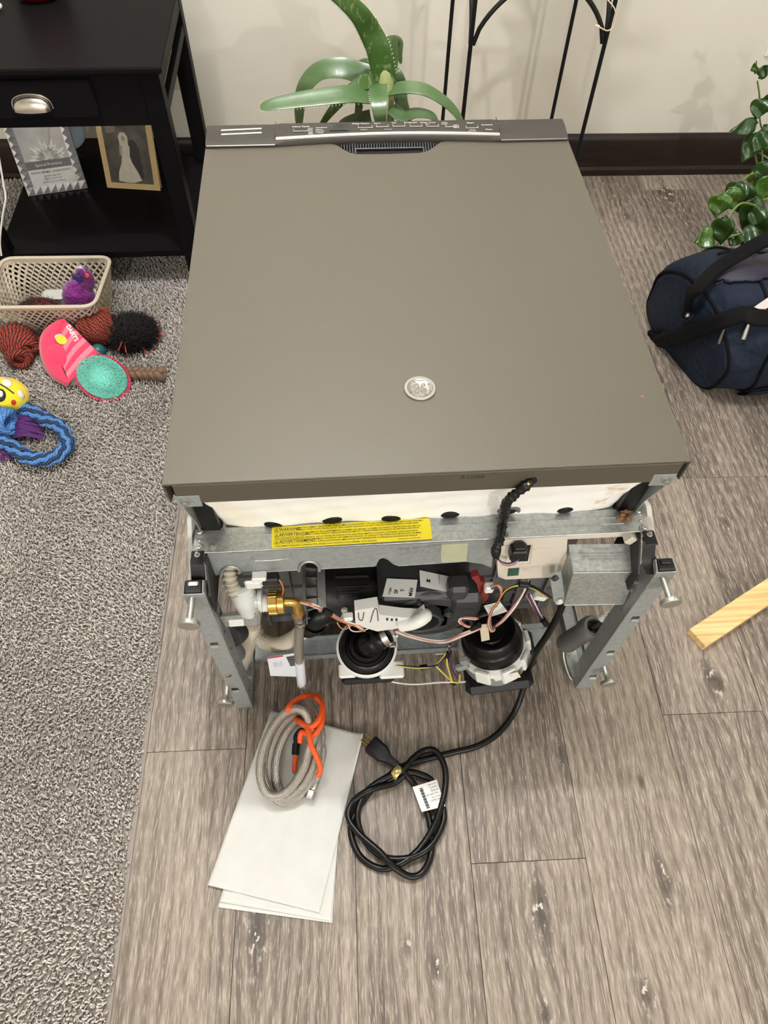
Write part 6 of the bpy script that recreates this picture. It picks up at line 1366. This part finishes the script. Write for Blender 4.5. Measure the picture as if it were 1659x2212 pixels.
def aloe(px_, Ys, w0, mat, th=.45, upv=None, thorns=True, taper=.9):
    pts = [py(x, y, Y) for (x, y), Y in zip(px_, Ys)]; P = np.array(spline(pts, 8)); N = len(P); T = np.gradient(P, axis=0); T /= np.linalg.norm(T, axis=1, keepdims=True)
    b = MB(); n = 12; V = []; vd = None; edge = []
    for i in range(N):
        u = i/(N-1); w_ = w0*.5*((1-u**1.6)**taper*.96+.04); view = nrm(CAM-P[i]) if upv is None else nrm(upv)
        nn = nrm(view-T[i]*(view@T[i])); s_ = np.cross(T[i], nn)
        for k in range(n):
            a = 2*math.pi*k/n; c, sn = math.cos(a), math.sin(a); V.append(P[i]+s_*c*w_+nn*(sn*w_*th*(1 if sn < 0 else .35)+ (abs(c)**2)*w_*.18))
        edge.append((P[i]+s_*w_, s_, P[i]-s_*w_))
    F = [(i*n+k, i*n+(k+1) % n, (i+1)*n+(k+1) % n, (i+1)*n+k) for i in range(N-1) for k in range(n)]+[tuple(range(n)), tuple((N-1)*n+k for k in range(n))]
    b.add(V, F); lf = b.build('leaf', mat, AL, 70)
    if thorns:
        b = MB()
        for i in range(1, N-1, 1):
            e0, s_, e1 = edge[i]; b.cyl(e0-s_*.0005, e0+s_*.0028+T[i]*.0015, .0011, .0002, n=5); b.cyl(e1+s_*.0005, e1-s_*.0028+T[i]*.0015, .0011, .0002, n=5)
        stuff(b.build('thorns', M_thorn, lf, 0))
aloe([(830, 168), (818, 110), (800, 70), (775, 30), (735, -5), (690, -30)], [.95, .95, .95, .94, .93, .92], .046, M_al2, .7, None, True, .55)
aloe([(818, 212), (760, 205), (700, 210), (640, 218), (590, 226), (562, 232)], [.93, .90, .89, .885, .88, .88], .038, M_al, .4, A(0, -.5, 1), True, .40)
aloe([(816, 182), (818, 215), (820, 245), (822, 275), (822, 310)], [.945, .90, .88, .875, .87], .036, M_al, .4)
aloe([(840, 196), (880, 190), (920, 196), (960, 220), (985, 245), (1003, 275)], [.945, .93, .92, .915, .91, .905], .030, M_al, .45, A(0, -.4, 1), False, .5)
aloe([(818, 172), (780, 160), (735, 148), (690, 155), (660, 185), (648, 225), (646, 280)], [.965, .975, .98, .985, .985, .985, .985], .040, M_al, .4, A(0, -.7, .7), False, .45)
aloe([(815, 175), (785, 178), (755, 198), (720, 235), (690, 275)], [.95, .93, .92, .915, .91], .026, M_al2, .4, None, False, .5)
aloe([(800, 185), (775, 200), (776, 225), (772, 260), (778, 290)], [.97, .98, .98, .975, .97], .020, M_al, .5, None, False, .6)
aloe([(838, 170), (850, 140), (852, 100), (852, 75)], [.955, .955, .955, .955], .018, M_al, .5, None, False, .5)
aloe([(822, 155), (818, 100), (816, 70), (813, 40)], [.965, .97, .97, .97], .014, M_al2, .5, None, False, .6)
aloe([(828, 120), (835, 95), (850, 88), (862, 92), (863, 115), (866, 138)], [.975, .98, .985, .99, .99, .99], .020, M_al, .5, None, False, .5)
aloe([(840, 185), (850, 165), (862, 185), (866, 215), (875, 240), (885, 270)], [.965, .97, .97, .965, .96, .955], .034, M_al, .4, None, False, .5)
aloe([(815, 158), (795, 138), (775, 142), (762, 150)], [.975, .985, .99, .99], .020, M_al, .4, None, False, .4)
aloe([(845, 235), (870, 252), (900, 245), (930, 250), (945, 265)], [.93, .915, .91, .905, .90], .030, M_al, .4, A(0, -.3, 1), False, .5)
aloe([(800, 250), (765, 258), (740, 268), (730, 285)], [.93, .92, .91, .91], .022, M_al, .4, None, False, .5)
# ================================================================== wire plant stand
M_iron = plain('black_iron', (14, 14, 15), .4, .3, .1)
ST = thing('plant_stand', 'tall black metal plant stand against the wall behind the dishwasher', 'plant stand', (.36, 1.31, 0))
FLg = [py(1027, 0, 1.2), py(1330, 0, 1.2)]; BLg = [py(978, 0, 1.42), py(1245, 0, 1.42)]
lx = [(FLg[0][0], 1.2), (FLg[1][0], 1.2), (BLg[0][0], 1.42), (BLg[1][0], 1.42)]; ZT = .80
for (x, y) in lx:
    b = MB(); b.cyl(A(x, y, 0), A(x, y, ZT), .0048, n=12); b.build('leg', M_iron, ST, 40)
def arch(p0, p1, zl, zh, nm='arch'):
    m_ = (p0+p1)/2; b = MB(); pts = [A(p0[0]+(p1[0]-p0[0])*t, p0[1]+(p1[1]-p0[1])*t, zl+(zh-zl)*math.sin(math.pi*t)**.62) for t in np.linspace(0, 1, 30)]
    b.tube(pts, .0050, 10); b.build(nm, M_iron, ST, 60)
c4 = [A(*q, 0) for q in lx]
arch(c4[0]+A(.005, 0, 0), c4[1]-A(.006, 0, 0), .535, .655); arch(c4[0]+A(0, .004, 0), c4[2], .535, .655); arch(c4[1]+A(0, .004, 0), c4[3], .535, .655); arch(c4[2], c4[3], .535, .655)
for z in (.12, .70):
    for (i, j) in ((0, 1), (1, 3), (3, 2), (2, 0)):
        b = MB(); b.cyl(c4[i]+A(0, 0, z), c4[j]+A(0, 0, z), .0042, n=10); b.build('crossbar', M_iron, ST, 40)
for k in range(5):
    x = lx[0][0]+(lx[1][0]-lx[0][0])*(k+.5)/5; b = MB(); b.cyl(A(x, 1.2, .70), A(x, 1.42, .70), .0036, n=8); b.build('shelf_wire', M_iron, ST, 40)
# pot and foliage standing on top of the stand (above the frame; its shade falls on the wall)
SP = thing('stand_plant', 'leafy plant in a grey pot on top of the black metal plant stand', 'plant', (.36, 1.31, .7045))
b = MB(); q = A(.36, 1.31, .7045); b.lathe([(.060, 0), (.064, .003), (.085, .13), (.090, .135), (.090, .15), (.082, .15), (0, .14)], q, (0, 0, 1), 36); b.build('pot', plain('grey_glazed_pot', (96, 104, 100), .3), SP, 35)
for k in range(26):
    a = rng.uniform(0, 6.28); r_ = rng.uniform(.05, .16); bs = q+A(math.cos(a)*.03, math.sin(a)*.03, .15); tp = q+A(math.cos(a)*r_, math.sin(a)*min(r_, .13), .22+rng.uniform(-.02, .25)); leaf(bs, tp, A(math.cos(a)*.4, math.sin(a)*.4, 1)+rng.normal(0, .2, 3), .035, M_pl, SP, .2, .25)
# twine tied to the arch
TW = thing('twine_loop', 'loose loop of pale twine tied to the arch of the plant stand', 'twine', tuple(py(1310, 60, 1.195)))
b = MB(); b.tube(spline([py(1288, 55, 1.192), py(1296, 59, 1.188), py(1305, 64, 1.188), py(1314, 66, 1.190), py(1324, 58, 1.19), py(1330, 38, 1.19), py(1327, 18, 1.19), py(1313, 0, 1.19), py(1300, -14, 1.19)], 6), .0013, 6); b.build('strand', plain('pale_twine', (218, 200, 164), .8), TW, 60)
b = MB()
b.tube([py(1285, 55, 1.193), py(1294, 55, 1.193)], .0014, 6); b.tube([py(1286, 59, 1.193), py(1295, 59, 1.193)], .0014, 6); b.tube([py(1294, 55, 1.193), py(1295, 59, 1.193)], .0014, 6); b.build('knot', plain('pale_twine', (218, 200, 164), .8), TW, 60)
# outlet plate on the wall at the right edge
op = unhouse(py(1650, 122, 1.578)); OP = thing('outlet_plate', 'white outlet cover plate on the wall at the right edge', 'outlet', (op[0], op[1], 0))
pw_ = house(op[0]+.035, WALL_Y-.002, op[2]+.057); b = MB(); b.box(pw_, (.070, .006, .114), rotm((0, 0, 1), RZ), bev=.002); b.build('cover', M_wht, OP, 30)
for dz in (-.02, .02):
    b = MB(); b.box(pw_+A(0, -.0035, dz), (.034, .002, .026), rotm((0, 0, 1), RZ), bev=.001); b.build('socket', M_wht, OP, 30)
